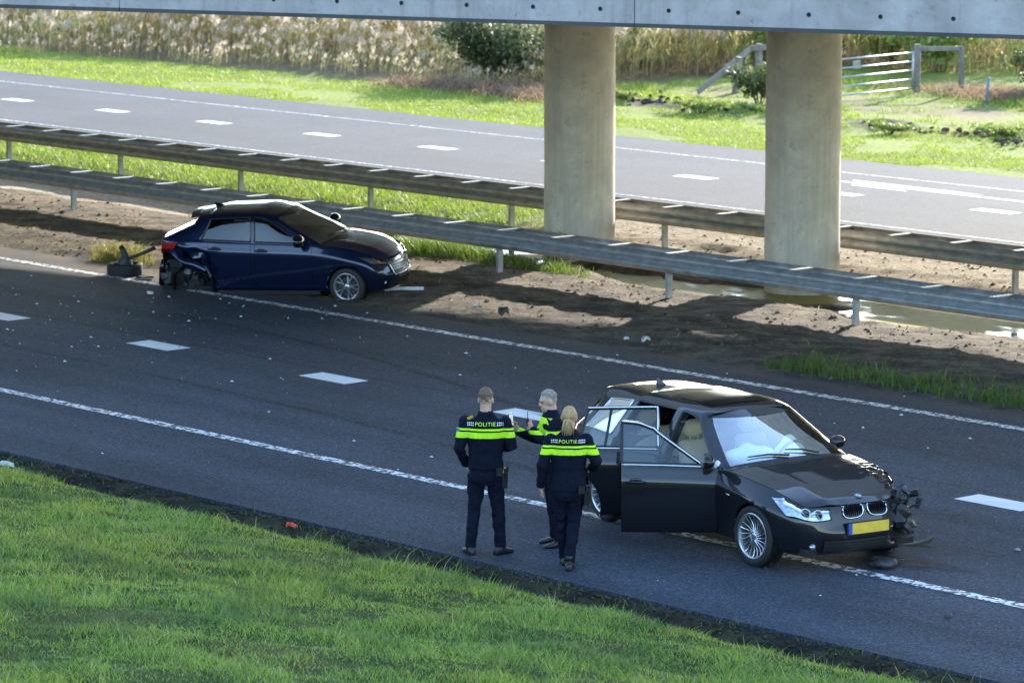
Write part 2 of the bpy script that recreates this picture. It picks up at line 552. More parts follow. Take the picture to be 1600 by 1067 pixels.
# lane arrow pointing along the far carriageway's traffic
mb = MB()
mb.add([(-54.6, 56.30, .0172), (-20, 56.02, .0172), (-20, 56.16, .0172), (-54.6, 56.44, .0172)], [(0, 1, 2, 3)])
mb.add([(-53.0, 56.72, .0186), (-52.35, 55.97, .0186), (-50.85, 55.95, .0186), (-51.8, 56.70, .0186)], [(0, 1, 2, 3)])
mb.add([(-51.8, 56.70, .0186), (-51.45, 56.42, .0186), (-49.4, 56.62, .0186)], [(0, 1, 2)])
mb.build('lane_arrow', M['line_smooth'], far_road)

# ------------------------------------------------------------------ guard rails
def wbeam_profile(face):
    """W-beam section as (offset outward, z) pairs, face=+1 bulges to -Y"""
    pr = [(0.0, .0), (.035, .02), (.075, .065), (.08, .085), (.075, .105), (.02, .14), (.005, .155), (.02, .17), (.075, .205), (.08, .225), (.075, .245), (.035, .29), (.0, .31)]
    return [(face * -a, z) for a, z in pr]
def guardrail(name, yc, x_first, k0, k1, dz, label, mat):
    root = empty(name, (x_first, yc, 0), 0, label, 'guard rail', 'double-sided guard rails in the median')
    L = 4.0
    def beam_mesh(face, off):
        mb = MB(); pr = wbeam_profile(face)
        for t in (0, .004):
            pass
        xs = np.linspace(-.0, L - .006, 9)
        P = np.array([[(x, off + a, .45 + dz + z) for a, z in pr] for x in xs])
        mb.grid(P, flip=face < 0)
        P2 = P.copy(); P2[..., 1] += .004 * face
        mb.grid(P2, flip=face > 0)
        # overlap plate and bolts at the joint
        xs = (-.16, .16)
        P3 = np.array([[(x, off + a * 1.04 - face * .004, .45 + dz + z) for a, z in pr] for x in xs]); mb.grid(P3, flip=face < 0)
        for bz in (.085, .225):
            for bx in (-.1, .1):
                mb.ball((bx, off - face * .084, .45 + dz + bz), .014, 6, 4)
        return mb
    fm = beam_mesh(1, -.17).build('beam', mat, None, auto=50); rm = beam_mesh(-1, .17 + .14).build('beam', mat, None, auto=50)
    protos = [fm, rm]
    post = MB()
    post.box((0, -.07, (.45 + dz - .35) / 2 - .1), (.03, .05, (.45 + dz + .35) / 2 + .1))
    pm = post.build('post', mat)
    sp = MB()
    sp.box((0, .07, .752 + dz), (.05, .235, .006)); sp.box((-.046, .07, .71 + dz), (.004, .235, .04))
    sp.box((0, -.13, .60 + dz), (.05, .035, .10)); sp.box((0, .27, .60 + dz), (.05, .035, .10))
    sm = sp.build('spacer', mat)
    first = {}
    def put(proto, x):
        if proto.name not in first:
            first[proto.name] = 1; o = proto
        else:
            o = proto.copy(); COL.objects.link(o)
        o.parent = root; o.location = (x, 0, 0)
    for k in range(k0, k1):
        put(fm, 4 * k + 1.33); put(rm, 4 * k + 1.33); put(pm, 4 * k)
        for j in range(3): put(sm, 4 * k + 4 / 3 * j + .05)
    return root
guardrail('guard_rail', Y_RAIL1, -59.035, -9, 15, 0.0, 'near double-sided steel guard rail running just behind the crashed blue car', M['galv'])
guardrail('guard_rail', Y_RAIL2, -67.937, -9, 15, -.06, 'far double-sided steel guard rail running behind the two concrete pillars', M['galv_dull'])

# ------------------------------------------------------------------ overpass
ov = empty('overpass', (-44.607, 30.450, 0), 0, 'concrete overpass crossing above the motorway on two round pillars', 'overpass')
du = Vector((.9140, .4057, 0)); dn = Vector((-.4057, .9140, 0))      # along the deck, across it (away)
o0 = Vector((-44.607, 30.450, 0))
ZB = 5.14
def dk(s, t, z): return (du * s + dn * t + Vector((0, 0, z)))
far_a = Vector((-57.2, 51.8, 0)) - o0; far_b = Vector((-43.8, 55.0, 0)) - o0
fa = (far_a.dot(du), far_a.dot(dn)); fb = (far_b.dot(du), far_b.dot(dn))
ft = lambda s: fa[1] + (s - fa[0]) * (fb[1] - fa[1]) / (fb[0] - fa[0])
mb = MB()
SS = list(np.linspace(-75, 80, 32))
tn = [ (.22, ZB), (.22, ZB + .9) ]
V = []
for s in SS:
    w = max(14, min(32, ft(s)))
    V += [dk(s, .22, ZB), dk(s, w, ZB), dk(s, w, ZB + .9), dk(s, .22, ZB + .9)]
F = []
for i in range(len(SS) - 1):
    for k in range(4): F.append((i * 4 + k, (i + 1) * 4 + k, (i + 1) * 4 + (k + 1) % 4, i * 4 + (k + 1) % 4))
F += [(0, 1, 2, 3), tuple((len(SS) - 1) * 4 + k for k in (3, 2, 1, 0))]
mb.add(V, F)
recalc(mb.build('deck', M['concrete_dark'], ov))
# far parapet
mb = MB(); V = []
for s in SS:
    w = max(14, min(32, ft(s)))
    V += [dk(s, w + .003, ZB - .05), dk(s, w + .3, ZB - .05), dk(s, w + .3, ZB + 1.7), dk(s, w + .003, ZB + 1.7)]
mb.add(V, F); recalc(mb.build('far_parapet', M['concrete_dark'], ov))
M['drip'] = mat_concrete('dark_concrete', (.06, .06, .062), .5)  # much darker tone for the strip along the bottom edge
# near edge beam in cast panels, with a drip nib below and form-tie holes
PL = 7.6
hole = MB()
hole.lathe([(.001, .035), (.038, .035), (.038, .0)], 12, 'y')
hm = None
for i in range(-9, 10):
    s0 = i * PL + 1.9
    mb = MB()
    g_ = .006
    prof = [(0, ZB - .10), (.0, ZB + 4.4), (.22, ZB + 4.4), (.22, ZB - .02), (.13, ZB - .02), (.10, ZB - .10)]  # unseen upper part added above the beam to keep sun off the foreground
    V = [dk(s0 + g_, t, z) for t, z in prof] + [dk(s0 + PL - g_, t, z) for t, z in prof]
    n_ = len(prof)
    Fp = [tuple(range(n_ - 1, -1, -1)), tuple(range(n_, 2 * n_))] + [(k, (k + 1) % n_, n_ + (k + 1) % n_, n_ + k) for k in range(n_)]
    mb.add(V, Fp)
    pn = recalc(mb.build('edge_panel', M['concrete_face'], ov))
    mb = MB(); pr2 = [(-.010, ZB - .152), (-.010, ZB - .101), (.21, ZB - .101), (.21, ZB - .152)]
    mb.add([dk(s0 + g_, t, z) for t, z in pr2] + [dk(s0 + PL - g_, t, z) for t, z in pr2], [(3, 2, 1, 0), (4, 5, 6, 7)] + [(k, (k + 1) % 4, 4 + (k + 1) % 4, 4 + k) for k in range(4)])
    recalc(mb.build('drip_edge', M['drip'], pn))
    for j in range(8):
        sx = s0 + (j + .5) * PL / 8
        c = dk(sx, -.002, ZB + .075)
        h = MB(); n2 = 14
        ring = []
        for k in range(n2):
            t = 2 * math.pi * k / n2
            ring.append(Vector(c) + du * (.021 * math.cos(t)) + Vector((0, 0, .021 * math.sin(t))))
        ring2 = [r + du * .0 + dn * .0 + (r - Vector(c)) * .35 - dn * .006 for r in ring]
        h.add(ring + ring2, [tuple(range(n2))] + [(k, (k + 1) % n2, n2 + (k + 1) % n2, n2 + k) for k in range(n2)])
        h.build('anchor_hole', M['blackhole'], pn)  # black disc on the face stands for the shade inside a hole
# pillars
for x, yy in ((-48.80, 45.30), (-43.45, 45.30)):
    mb = MB()
    prof = [(.0, -1.2), (.615, -1.2)] + [(.615 + .002 * math.sin(z * 3), z) for z in np.linspace(-1.0, ZB - .012, 24)] + [(.0, ZB - .012)]
    mb.lathe(prof, 64, 'z')
    p_ = mb.build('pillar', M['concrete_pillar'], ov, auto=40)
    p_.location = Vector((x, yy, 0)) - o0
    p_['label'] = 'round concrete pillar, %s' % ('the more distant of the pair' if x < -46 else 'the one in front of the field gate')

# tyre marks and a fluid stain on the near carriageway
def mat_stain(name, col, amount, rough, sc=(1, 1, 1), fine=14):
    m, n, l, b = new_mat(name)
    out = n['Material Output']
    b.inputs['Base Color'].default_value = (*col, 1); b.inputs['Roughness'].default_value = rough; b.inputs['Specular IOR Level'].default_value = .15
    v = objvec(n, l, sc, world=True)
    a1 = noise(n, l, 1.2, 5, .65, v); a2 = noise(n, l, fine, 3, .7, objvec(n, l, world=True))
    ec = n.new('ShaderNodeVertexColor'); ec.layer_name = 'col'
    f = n.new('ShaderNodeMath'); f.operation = 'MULTIPLY'; l.new(ramp(n, l, a1, [(.35, .25), (.62, 1.0)]), f.inputs[0]); l.new(ramp(n, l, a2, [(.38, .3), (.58, 1.0)]), f.inputs[1])
    g_ = n.new('ShaderNodeMath'); g_.operation = 'MULTIPLY'; l.new(f.outputs[0], g_.inputs[0]); l.new(ec.outputs[0], g_.inputs[1])
    h_ = n.new('ShaderNodeMath'); h_.operation = 'MULTIPLY'; l.new(g_.outputs[0], h_.inputs[0]); h_.inputs[1].default_value = amount
    t = n.new('ShaderNodeBsdfTransparent'); ms = n.new('ShaderNodeMixShader')
    l.new(h_.outputs[0], ms.inputs[0]); l.new(t.outputs[0], ms.inputs[1]); l.new(b.outputs[0], ms.inputs[2]); l.new(ms.outputs[0], out.inputs[0])
    return m
MT = mat_stain('tyre_mark_rubber', (.016, .016, .018), .38, .8, (.4, 2, 1))
def mark(pts, w, z=.0215, mat=MT, name='tyre_mark'):
    pts = [Vector((*p, 0)) for p in pts]
    xs = np.linspace(0, len(pts) - 1, 40)
    P = pchip2(np.array([(p.x, p.y) for p in pts]), xs)
    V = []; C_ = []; F = []
    for i, p in enumerate(P):
        d = P[min(i + 1, 39)] - P[max(i - 1, 0)]; d = d / np.linalg.norm(d); nn = np.array([-d[1], d[0]])
        e = min(1, i / 5, (39 - i) / 5)
        for k, (o_, c_) in enumerate(((-1, 0), (-.6, 1), (.6, 1), (1, 0))):
            q = p + nn * o_ * w / 2; V.append((q[0], q[1], z)); C_.append((c_ * e,) * 3)
    for i in range(39):
        for k in range(3): F.append((i * 4 + k, (i + 1) * 4 + k, (i + 1) * 4 + k + 1, i * 4 + k + 1))
    return mesh_np(name, V, F, mat, road, False, cols=np.array(C_))
def pchip2(P, xs):
    i = np.clip(xs.astype(int), 0, len(P) - 2); t = (xs - i)[:, None]
    Pm = np.vstack([2 * P[0] - P[1], P, 2 * P[-1] - P[-2]])
    a, b, c, d = Pm[i], Pm[i + 1], Pm[i + 2], Pm[i + 3]
    return .5 * ((2 * b) + (c - a) * t + (2 * a - 5 * b + 4 * c - d) * t ** 2 + (3 * b - a - 3 * c + d) * t ** 3)
mark([(-78, 32.0), (-66, 32.6), (-57, 34.3), (-50.5, 37.4)], .22)
mark([(-78, 33.5), (-66, 34.2), (-58, 35.6), (-52.5, 37.6)], .20, .0220)
mark([(-52, 31.2), (-44, 31.35), (-37, 30.9), (-30.5, 29.9)], .20, .0225)
mark([(-48, 35.2), (-42, 34.6), (-36, 33.0), (-30, 30.8)], .18, .0230)
WET = mat_stain('spilt_fluid', (.012, .012, .014), .8, .6, (1, 1, 1), 5)
def blot(c, rx, ry, z=.0235):
    V = [(c[0], c[1], z)]; C_ = [(1, 1, 1)]; n_ = 28
    for k in range(n_):
        t = 2 * math.pi * k / n_; r = 1 + .25 * math.sin(3 * t + 1) + .15 * math.sin(7 * t)
        V.append((c[0] + rx * .6 * r * math.cos(t), c[1] + ry * .6 * r * math.sin(t), z)); C_.append((.8,) * 3)
    for k in range(n_):
        t = 2 * math.pi * k / n_; r = 1 + .25 * math.sin(3 * t + 1) + .15 * math.sin(7 * t)
        V.append((c[0] + rx * r * math.cos(t), c[1] + ry * r * math.sin(t), z)); C_.append((0, 0, 0))
    F = [(0, 1 + k, 1 + (k + 1) % n_) for k in range(n_)] + [(1 + k, 1 + n_ + k, 1 + n_ + (k + 1) % n_, 1 + (k + 1) % n_) for k in range(n_)]
    return mesh_np('fluid_stain', V, F, WET, road, False, cols=np.array(C_))
blot((-27.0, 29.75), .75, .5); blot((-35.4, 34.6), .9, .35, .0240)
# ------------------------------------------------------------------ vegetation
def blades(name, X, Y, Z, H, W, cols, mat, lean=.5, seg=2, kind='stuff', label=None, cat=None, parent=None, curl=1.0):
    n = len(X)
    az = rng.random(n) * 2 * np.pi; la = rng.random(n) * 2 * np.pi
    ln = lean * (.25 + .9 * rng.random(n)) * H
    sx, sy = np.cos(az) * W / 2, np.sin(az) * W / 2
    lx, ly = np.cos(la) * ln, np.sin(la) * ln
    V = []
    lv = np.linspace(0, 1, seg + 1)
    for t in lv[:-1]:
        wv = 1 - t * .55
        bx, by, bz = X + lx * t ** 1.7, Y + ly * t ** 1.7, Z + H * (t - .25 * curl * lean * t * t)
        V.append(np.stack([bx - sx * wv, by - sy * wv, bz], -1)); V.append(np.stack([bx + sx * wv, by + sy * wv, bz], -1))
    V.append(np.stack([X + lx, Y + ly, Z + H * (1 - .25 * curl * lean)], -1))
    k = len(V)
    V = np.stack(V, 1).reshape(-1, 3)
    base = np.arange(n) * k
    F = []
    for s_ in range(seg - 1):
        F.append(np.stack([base + 2 * s_, base + 2 * s_ + 1, base + 2 * s_ + 3], -1)); F.append(np.stack([base + 2 * s_, base + 2 * s_ + 3, base + 2 * s_ + 2], -1))
    s_ = seg - 1
    F.append(np.stack([base + 2 * s_, base + 2 * s_ + 1, base + 2 * s_ + 2], -1))
    F = np.concatenate(F)
    o = mesh_np(name, V, F, mat, parent, True, cols=np.repeat(cols, k, axis=0))
    if kind: tag(o, label, cat, None, kind)
    return o

def pick(cols, w, n):
    c = np.asarray(cols)[rng.choice(len(cols), n, p=np.asarray(w) / sum(w))]
    return c * (0.75 + .5 * rng.random((n, 1)))

# near bank
n = 330000
X = rng.uniform(-44, -19, n); Y = 26.0 - rng.random(n) ** 1.0 * 11.6
cl = fbm(X * 1.3, Y * 1.3, 51); c2 = fbm(X * 3.5, Y * 3.5, 53)
keep = (rng.random(n) < .72 + .4 * sstep(.3, .6, c2)) & (Y < 26.08 - .45 * fbm(X * 1.1, Y * 0, 52))
X, Y, cl, c2 = X[keep], Y[keep], cl[keep], c2[keep]
n = len(X)
H = (.045 + .085 * sstep(.32, .68, cl) * (.4 + rng.random(n))) * (.6 + .8 * c2) * (1 + 1.2 * (rng.random(n) < .03))
cols = pick([(.25, .385, .055), (.34, .45, .075), (.18, .29, .06), (.46, .41, .18), (.12, .21, .08)], [4, 4, 3, 1.6, 1.2], n)
tn_ = sstep(.35, .7, fbm(X * .7, Y * .7, 57))[:, None]
cols = cols * (1 - .6 * tn_) + cols * np.array((1.35, 1.08, .9)) * .6 * tn_
dk_ = sstep(.52, .68, fbm(X * 1.1 + 30, Y * 1.6, 58))[:, None]
cols = cols * (1 - .45 * dk_) + np.array((.055, .12, .05)) * .45 * dk_
blades('grass', X, Y, bank_z(X, Y) - .01, H, .0085, cols, M['grass'], 1.0, 2, label='unmown green grass on the bank in the foreground', cat='grass')
# weeds in the gutter strip
n = 2600
X = rng.uniform(-43, -19, n); Y = rng.uniform(25.6, 26.5, n)
k_ = (fbm(X * 1.6, Y * 2.5, 61) > .55); X, Y = X[k_], Y[k_]; n = len(X)
blades('weeds', X, Y, bank_z(X, Y) - .01, .04 + .09 * rng.random(n), .010, pick([(.10, .17, .03), (.14, .13, .05), (.05, .07, .03)], [3, 2, 2], n), M['grass'], 1.0, 2, label='sparse weeds in the dark gutter beside the asphalt', cat='weeds')
# median grass, sunlit strip between the barriers
n = 60000
X = rng.uniform(-88, -50.5, n); Y = rng.uniform(45.4, 50.5, n)
e_ = fbm(X * .8, Y * 1.1, 31)
k_ = (Y > 45.9 - (e_ - .5) * .8) & (rng.random(n) < np.clip((-51.0 - X) * .5 + (e_ - .5) * 2.5, 0.03, 1)); X, Y = X[k_], Y[k_]; n = len(X)
blades('grass', X, Y, med_z(X, Y) - .01, (.06 + .10 * rng.random(n)) * (.6 + .8 * fbm(X, Y, 63)), .016, pick([(.26, .37, .04), (.34, .42, .055), (.17, .27, .035), (.36, .34, .10)], [4, 3, 2, 1], n), M['grass'], .8, 2, label='bright sunlit grass between the two guard rails', cat='grass')
# far verge and field
n = 190000
X = rng.uniform(-104, -40, n); Y = 59.62 + rng.random(n) ** 1.3 * 16
cc = field_c(X, Y, X * 0)
k_ = (cc[:, 1] > cc[:, 0] * 1.15) & (X < -38 - (Y - 59.6) * .8 + 4); X, Y = X[k_], Y[k_]; n = len(X)
fl = fbm(X * .5, Y * .7, 67)
H = (.04 + .07 * rng.random(n)) * (1 + 1.8 * sstep(65.5, 68, Y) * sstep(.45, .65, fl))
blades('grass', X, Y, field_z(X, Y) - .01, H, .02, pick([(.31, .40, .045), (.38, .45, .06), (.21, .31, .04), (.40, .36, .11)], [4, 3, 2, 1.2], n), M['grass'], .8, 2, label='sunlit mown grass verge and field beyond the far carriageway', cat='grass')

def tuft(name, x, y, rx, ry, n, h, cols, w, zf, label, lean=.7, wd=.014):
    a = rng.normal(0, .42, n); b = rng.normal(0, .42, n)
    X = np.clip(a, -1, 1) * rx; Y = np.clip(b, -1, 1) * ry
    o = blades(name, X, Y, zf(X + x, Y + y) - .01, h * (.35 + .75 * rng.random(n)), wd, pick(cols, w, n), M['grass'], lean, 3, kind=None)
    o.location = (x, y, 0)
    return tag(o, label, 'grass tuft')
GRN = [(.13, .24, .03), (.20, .30, .05), (.30, .27, .10), (.09, .16, .03)]
tuft('grass_tuft', -49.7, 43.0, 1.7, .7, 4200, .40, GRN, [4, 3, 2, 2], med_z, 'green grass tuft behind the front bumper of the dark blue car')
tuft('grass_tuft', -47.6, 42.95, 1.5, .5, 1700, .22, GRN, [4, 3, 2, 2], med_z, 'low grass around the guard rail post nearest the blue car')
tuft('grass_tuft', -52.7, 38.35, .75, .3, 700, .42, [(.30, .27, .07), (.22, .26, .05), (.25, .16, .06)], [3, 3, 2], med_z, 'yellowing weeds behind the torn-off wheel')
tuft('grass_tuft', -50.9, 39.3, .8, .3, 380, .35, [(.16, .16, .05), (.22, .2, .06)], [3, 2], med_z, 'thin weeds at the crushed tail of the blue car')
n = 5200
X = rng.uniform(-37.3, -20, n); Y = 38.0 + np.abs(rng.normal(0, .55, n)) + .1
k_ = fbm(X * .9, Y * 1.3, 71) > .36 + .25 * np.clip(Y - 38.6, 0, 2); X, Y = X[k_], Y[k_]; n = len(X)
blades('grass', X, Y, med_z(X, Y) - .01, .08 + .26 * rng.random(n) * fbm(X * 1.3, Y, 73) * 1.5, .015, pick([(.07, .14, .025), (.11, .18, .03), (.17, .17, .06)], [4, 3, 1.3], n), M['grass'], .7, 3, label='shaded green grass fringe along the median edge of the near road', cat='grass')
# twiggy weed with fresh leaves in front of the left pillar
def leaf_cloud(mb_v, mb_c, c, r, n, size, cols, w, flat=1.0):
    P = rng.normal(0, .45, (n, 3)) * np.asarray(r) + np.asarray(c)
    a = rng.normal(0, 1, (n, 3)); a /= np.linalg.norm(a, axis=1)[:, None]
    b = np.cross(a, rng.normal(0, 1, (n, 3))); b /= np.linalg.norm(b, axis=1)[:, None]
    s = size * (.5 + rng.random((n, 1)))
    q = np.stack([P - a * s, P + b * s * .45, P + a * s, P - b * s * .45], 1)
    mb_v.append(q.reshape(-1, 3)); mb_c.append(np.repeat(pick(cols, w, n), 4, axis=0))
def quads_obj(name, vs, cs, mat, parent=None):
    V = np.concatenate(vs); C_ = np.concatenate(cs)
    F = np.arange(len(V)).reshape(-1, 4)
    return mesh_np(name, V, F, mat, parent, True, cols=C_)
def shrub(name, loc, r, n, size, cols, w, label, stems=9, stemcol=(.12, .09, .05)):
    root = empty(name, loc, 0, label, 'shrub')
    vs, cs = [], []
    mb = MB()
    for k in range(stems):
        a = rng.random() * 6.28; rr = rng.random() ** .5
        tip = Vector((math.cos(a) * rr * r[0] * .8, math.sin(a) * rr * r[1] * .8, r[2] * (1.1 + .7 * rng.random())))
        mid = tip * .5 + Vector((rng.normal(0, .05), rng.normal(0, .05), r[2] * .15))
        mb.tube([(tip.x * .15, tip.y * .15, -.05), mid, tip], [.014, .009, .004], 5)
        leaf_cloud(vs, cs, mid, (r[0] * .35, r[1] * .35, r[2] * .5), n // (2 * stems), size, cols, w)
        leaf_cloud(vs, cs, tip, (r[0] * .3, r[1] * .3, r[2] * .4), n // (2 * stems), size, cols, w)
    mb.build('stems', simple('stem_bark', stemcol, .8), root)
    fo = quads_obj('foliage', vs, cs, M['leaf'], root)
    return root
shrub('young_shrub', (-47.85, 43.9, -.1), (.75, .3, .28), 240, .05, [(.22, .36, .04), (.16, .28, .03)], [2, 1], 'small leafy shoot in front of the base of the left pillar', 7)

# clods, gravel and dry stalks lying on the bare median soil
def pebbles(name, X, Y, Z, S_, cols, mat, label, cat):
    n = len(X)
    ico = np.array([(1, 0, 0), (-1, 0, 0), (0, 1, 0), (0, -1, 0), (0, 0, 1), (0, 0, -.4)], float)
    fc = np.array([(0, 2, 4), (2, 1, 4), (1, 3, 4), (3, 0, 4), (2, 0, 5), (1, 2, 5), (3, 1, 5), (0, 3, 5)])
    a = rng.random(n) * 6.28; ca, sa = np.cos(a)[:, None], np.sin(a)[:, None]
    V = ico[None] * (S_[:, None] * (.6 + .8 * rng.random((n, 6))))[..., None]
    V = np.stack([V[..., 0] * ca - V[..., 1] * sa + X[:, None], V[..., 0] * sa + V[..., 1] * ca + Y[:, None], V[..., 2] * .75 + Z[:, None]], -1)
    F = (fc[None] + (np.arange(n) * 6)[:, None, None]).reshape(-1, 3)
    return tag(mesh_np(name, V.reshape(-1, 3), F, mat, None, False, cols=np.repeat(cols, 6, axis=0)), label, cat, None, 'stuff')
n = 11000
X = rng.uniform(-72, -28, n); Y = 37.9 + rng.random(n) * 5.6
k_ = (fbm(X * .9, Y * 1.2, 91) > .38); X, Y = X[k_], Y[k_]; n = len(X)
pebbles('dirt_clods', X, Y, med_z(X, Y), .007 + .038 * rng.random(n) ** 5, pick([(.15, .11, .07), (.12, .09, .06), (.24, .19, .13), (.08, .06, .045)], [4, 3, 2, 1], n), M['soil'], 'loose clods and gravel on the bare soil beside the near guard rail', 'clods')
n = 1500
X = rng.uniform(-50, -28, n); Y = rng.uniform(46.3, 50.2, n)
pebbles('dirt_clods', X, Y, med_z(X, Y), .01 + .04 * rng.random(n) ** 3, pick([(.24, .18, .12), (.14, .10, .07)], [3, 2], n), M['soil'], 'loose clods on the sunlit soil behind the pillars', 'clods')
n = 5200
X = rng.uniform(-72, -28, n); Y = 38.0 + rng.random(n) * 5.8
k_ = (fbm(X * .7, Y * .9, 93) > .47); X, Y = X[k_], Y[k_]; n = len(X)
blades('dry_stalks', X, Y, med_z(X, Y), .03 + .16 * rng.random(n) ** 2, .010, pick([(.30, .23, .13), (.20, .15, .09), (.13, .15, .05), (.40, .33, .22)], [3, 3, 2, 1], n), M['reed'], 2.4, 3, label='dry stalks and sparse weeds on the bare soil of the median', cat='dry stalks', curl=.7)
n = 6000
X = rng.uniform(-43, -19, n); Y = rng.uniform(25.85, 26.5, n)
pebbles('gutter_grit', X, Y, bank_z(X, Y), .006 + .03 * rng.random(n) ** 3, pick([(.05, .05, .035), (.03, .03, .025), (.10, .09, .07), (.045, .06, .02)], [4, 4, 1, 2], n), M['soil'], 'mossy grit in the gutter along the asphalt edge', 'grit')
# ------------------------------------------------------------------ reeds
def reed_template(r, plume=True):
    """one reed of unit height: ribbons as quads + a colour class per quad"""
    Q = []; K = []
    def ribbon(pts, w0, w1, side, k):
        m = len(pts) - 1
        for i in range(m):
            wa = w0 + (w1 - w0) * i / m; wb = w0 + (w1 - w0) * (i + 1) / m
            Q.append([pts[i] - side * wa, pts[i] + side * wa, pts[i + 1] + side * wb, pts[i + 1] - side * wb]); K.append(k)
    bend = r.normal(0, .16, 2)
    def st(t): return np.array([bend[0] * t * t, bend[1] * t * t, t])
    a = r.random() * 6.28
    ribbon([st(t) for t in (0, .35, .7, .93)], .004, .0025, np.array([math.cos(a), math.sin(a), 0]), 0)
    for j in range(6):
        t0 = .15 + .7 * r.random(); a = r.random() * 6.28; L = .22 + .2 * r.random()
        d = np.array([math.cos(a), math.sin(a), 0]); s = np.array([-d[1], d[0], 0])
        p0 = st(t0)
        ribbon([p0, p0 + d * L * .4 + np.array([0, 0, L * .42]), p0 + d * L * .85 + np.array([0, 0, L * .45]), p0 + d * L * 1.15 + np.array([0, 0, L * .2])], .0105, .002, s, 1)
    if plume:
        a0 = r.random() * 6.28
        for j in range(14):
            t0 = .80 + .19 * j / 13; a = a0 + r.normal(0, .9); L = .12 * (1.25 - j / 14) + .025
            d = np.array([math.cos(a), math.sin(a), .55]); s = np.array([-d[1], d[0], r.normal(0, .5)])
            s /= np.linalg.norm(s)
            p0 = st(t0)
            ribbon([p0, p0 + d * L], .012, .006, s, 2)
    return np.array(Q), np.array(K)
def reeds(name, X, Y, Z, H, label, pal, plume_p=.75):
    T = [reed_template(rng) for _ in range(10)] + [reed_template(rng, False) for _ in range(6)]
    vs, cs = [], []
    n = len(X)
    ti = np.where(rng.random(n) < plume_p, rng.integers(0, 10, n), rng.integers(10, 16, n))
    for t in range(16):
        I = np.where(ti == t)[0]
        if not len(I): continue
        Q, K = T[t]
        a = rng.random(len(I)) * 6.28; ca, sa = np.cos(a), np.sin(a)
        P = Q[None].repeat(len(I), 0) * H[I][:, None, None, None]
        x = P[..., 0] * ca[:, None, None] - P[..., 1] * sa[:, None, None] + X[I][:, None, None]
        y = P[..., 0] * sa[:, None, None] + P[..., 1] * ca[:, None, None] + Y[I][:, None, None]
        z = P[..., 2] + Z[I][:, None, None]
        # prevailing wind leans every stalk a little the same way
        x = x + .16 * (P[..., 2] ** 2) / np.maximum(H[I][:, None, None], .3)
        vs.append(np.stack([x, y, z], -1).reshape(-1, 3))
        g = fbm(X[I] * .22, Y[I] * .3, 83)
        gr = (np.clip(sstep(.36, .56, g) + sstep(-84, -77, X[I]) * .75, 0, 1) * (.5 + .5 * rng.random(len(I))))[:, None]
        base = np.asarray(pal[0]) * (1 - gr) + np.asarray(pal[1]) * gr
        br = (.7 + .6 * rng.random((len(I), 1)))
        col = np.stack([np.asarray(pal[2]) * np.ones_like(base), base, np.asarray(pal[3]) * np.ones_like(base)], 1) * br[:, None]
        cs.append(col[:, K].repeat(4, 1).reshape(-1, 3))
    o = quads_obj(name, vs, cs, M['reed'])
    return tag(o, label, 'reeds', None, 'stuff')
PAL = [(.58, .42, .22), (.36, .40, .12), (.48, .36, .20), (.66, .55, .44)]
n = 19000
X = rng.uniform(-122, -69, n); Y = rng.uniform(62, 96, n)
fr = np.interp(X, [-122, -91.9, -88.1, -83, -78.6, -74.8, -71.7, -69], [61.2, 63.0, 64.6, 65.2, 65.4, 65.2, 65.8, 67.0]) + (fbm(X * .7, X * 0, 81) - .5) * 1.4
k_ = (Y > fr) & (rng.random(n) < np.clip(1.4 - (Y - fr) / 30, .3, 1)) & ~((X > -73.5) & (Y < 78))
X, Y, fr = X[k_], Y[k_], fr[k_]
H = (.55 + 1.45 * sstep(0, 7.0, Y - fr)) * (.6 + .5 * rng.random(len(X)))
reeds('reeds', X, Y, field_z(X, Y) - .03, H, 'tall dry reed bed with pale plumes beyond the far carriageway', PAL, .92)
n = 7500
X = rng.uniform(-104, -44, n); Y = rng.uniform(73, 112, n)
k_ = (fbm(X * .16, Y * .16, 87) > .40) & ~((X < -66) & (Y < 79)) & (Y > 72.5 + np.clip(-(X + 58) * .5, 0, 8)) & ~((np.abs(X + 69.5) < 3.0) & (Y < 84)); X, Y = X[k_], Y[k_]
reeds('reeds', X, Y, field_z(X, Y) - .03, (.7 + .8 * rng.random(len(X))), 'loose reeds with white seed heads behind the field gate', [(.46, .40, .16), (.30, .40, .10), (.40, .33, .16), (.85, .80, .70)], .9)
# dead flattened reed litter at the foot of the reed bed and beside the gate
n = 5200
X = np.concatenate([rng.uniform(-77.5, -69.5, 2600), rng.normal(-63.6, 1.6, 2600)]); Y = np.concatenate([rng.normal(65.3, .55, 2600), rng.normal(74.0, .6, 2600)])
blades('reed_litter', X, Y, field_z(X, Y), .12 + .35 * rng.random(n), .022, pick([(.34, .22, .14), (.26, .17, .11), (.42, .31, .2)], [3, 3, 2], n), M['reed'], 2.2, 3, label='flattened dead reed stalks at the edge of the reed bed', cat='reed litter', curl=.6)
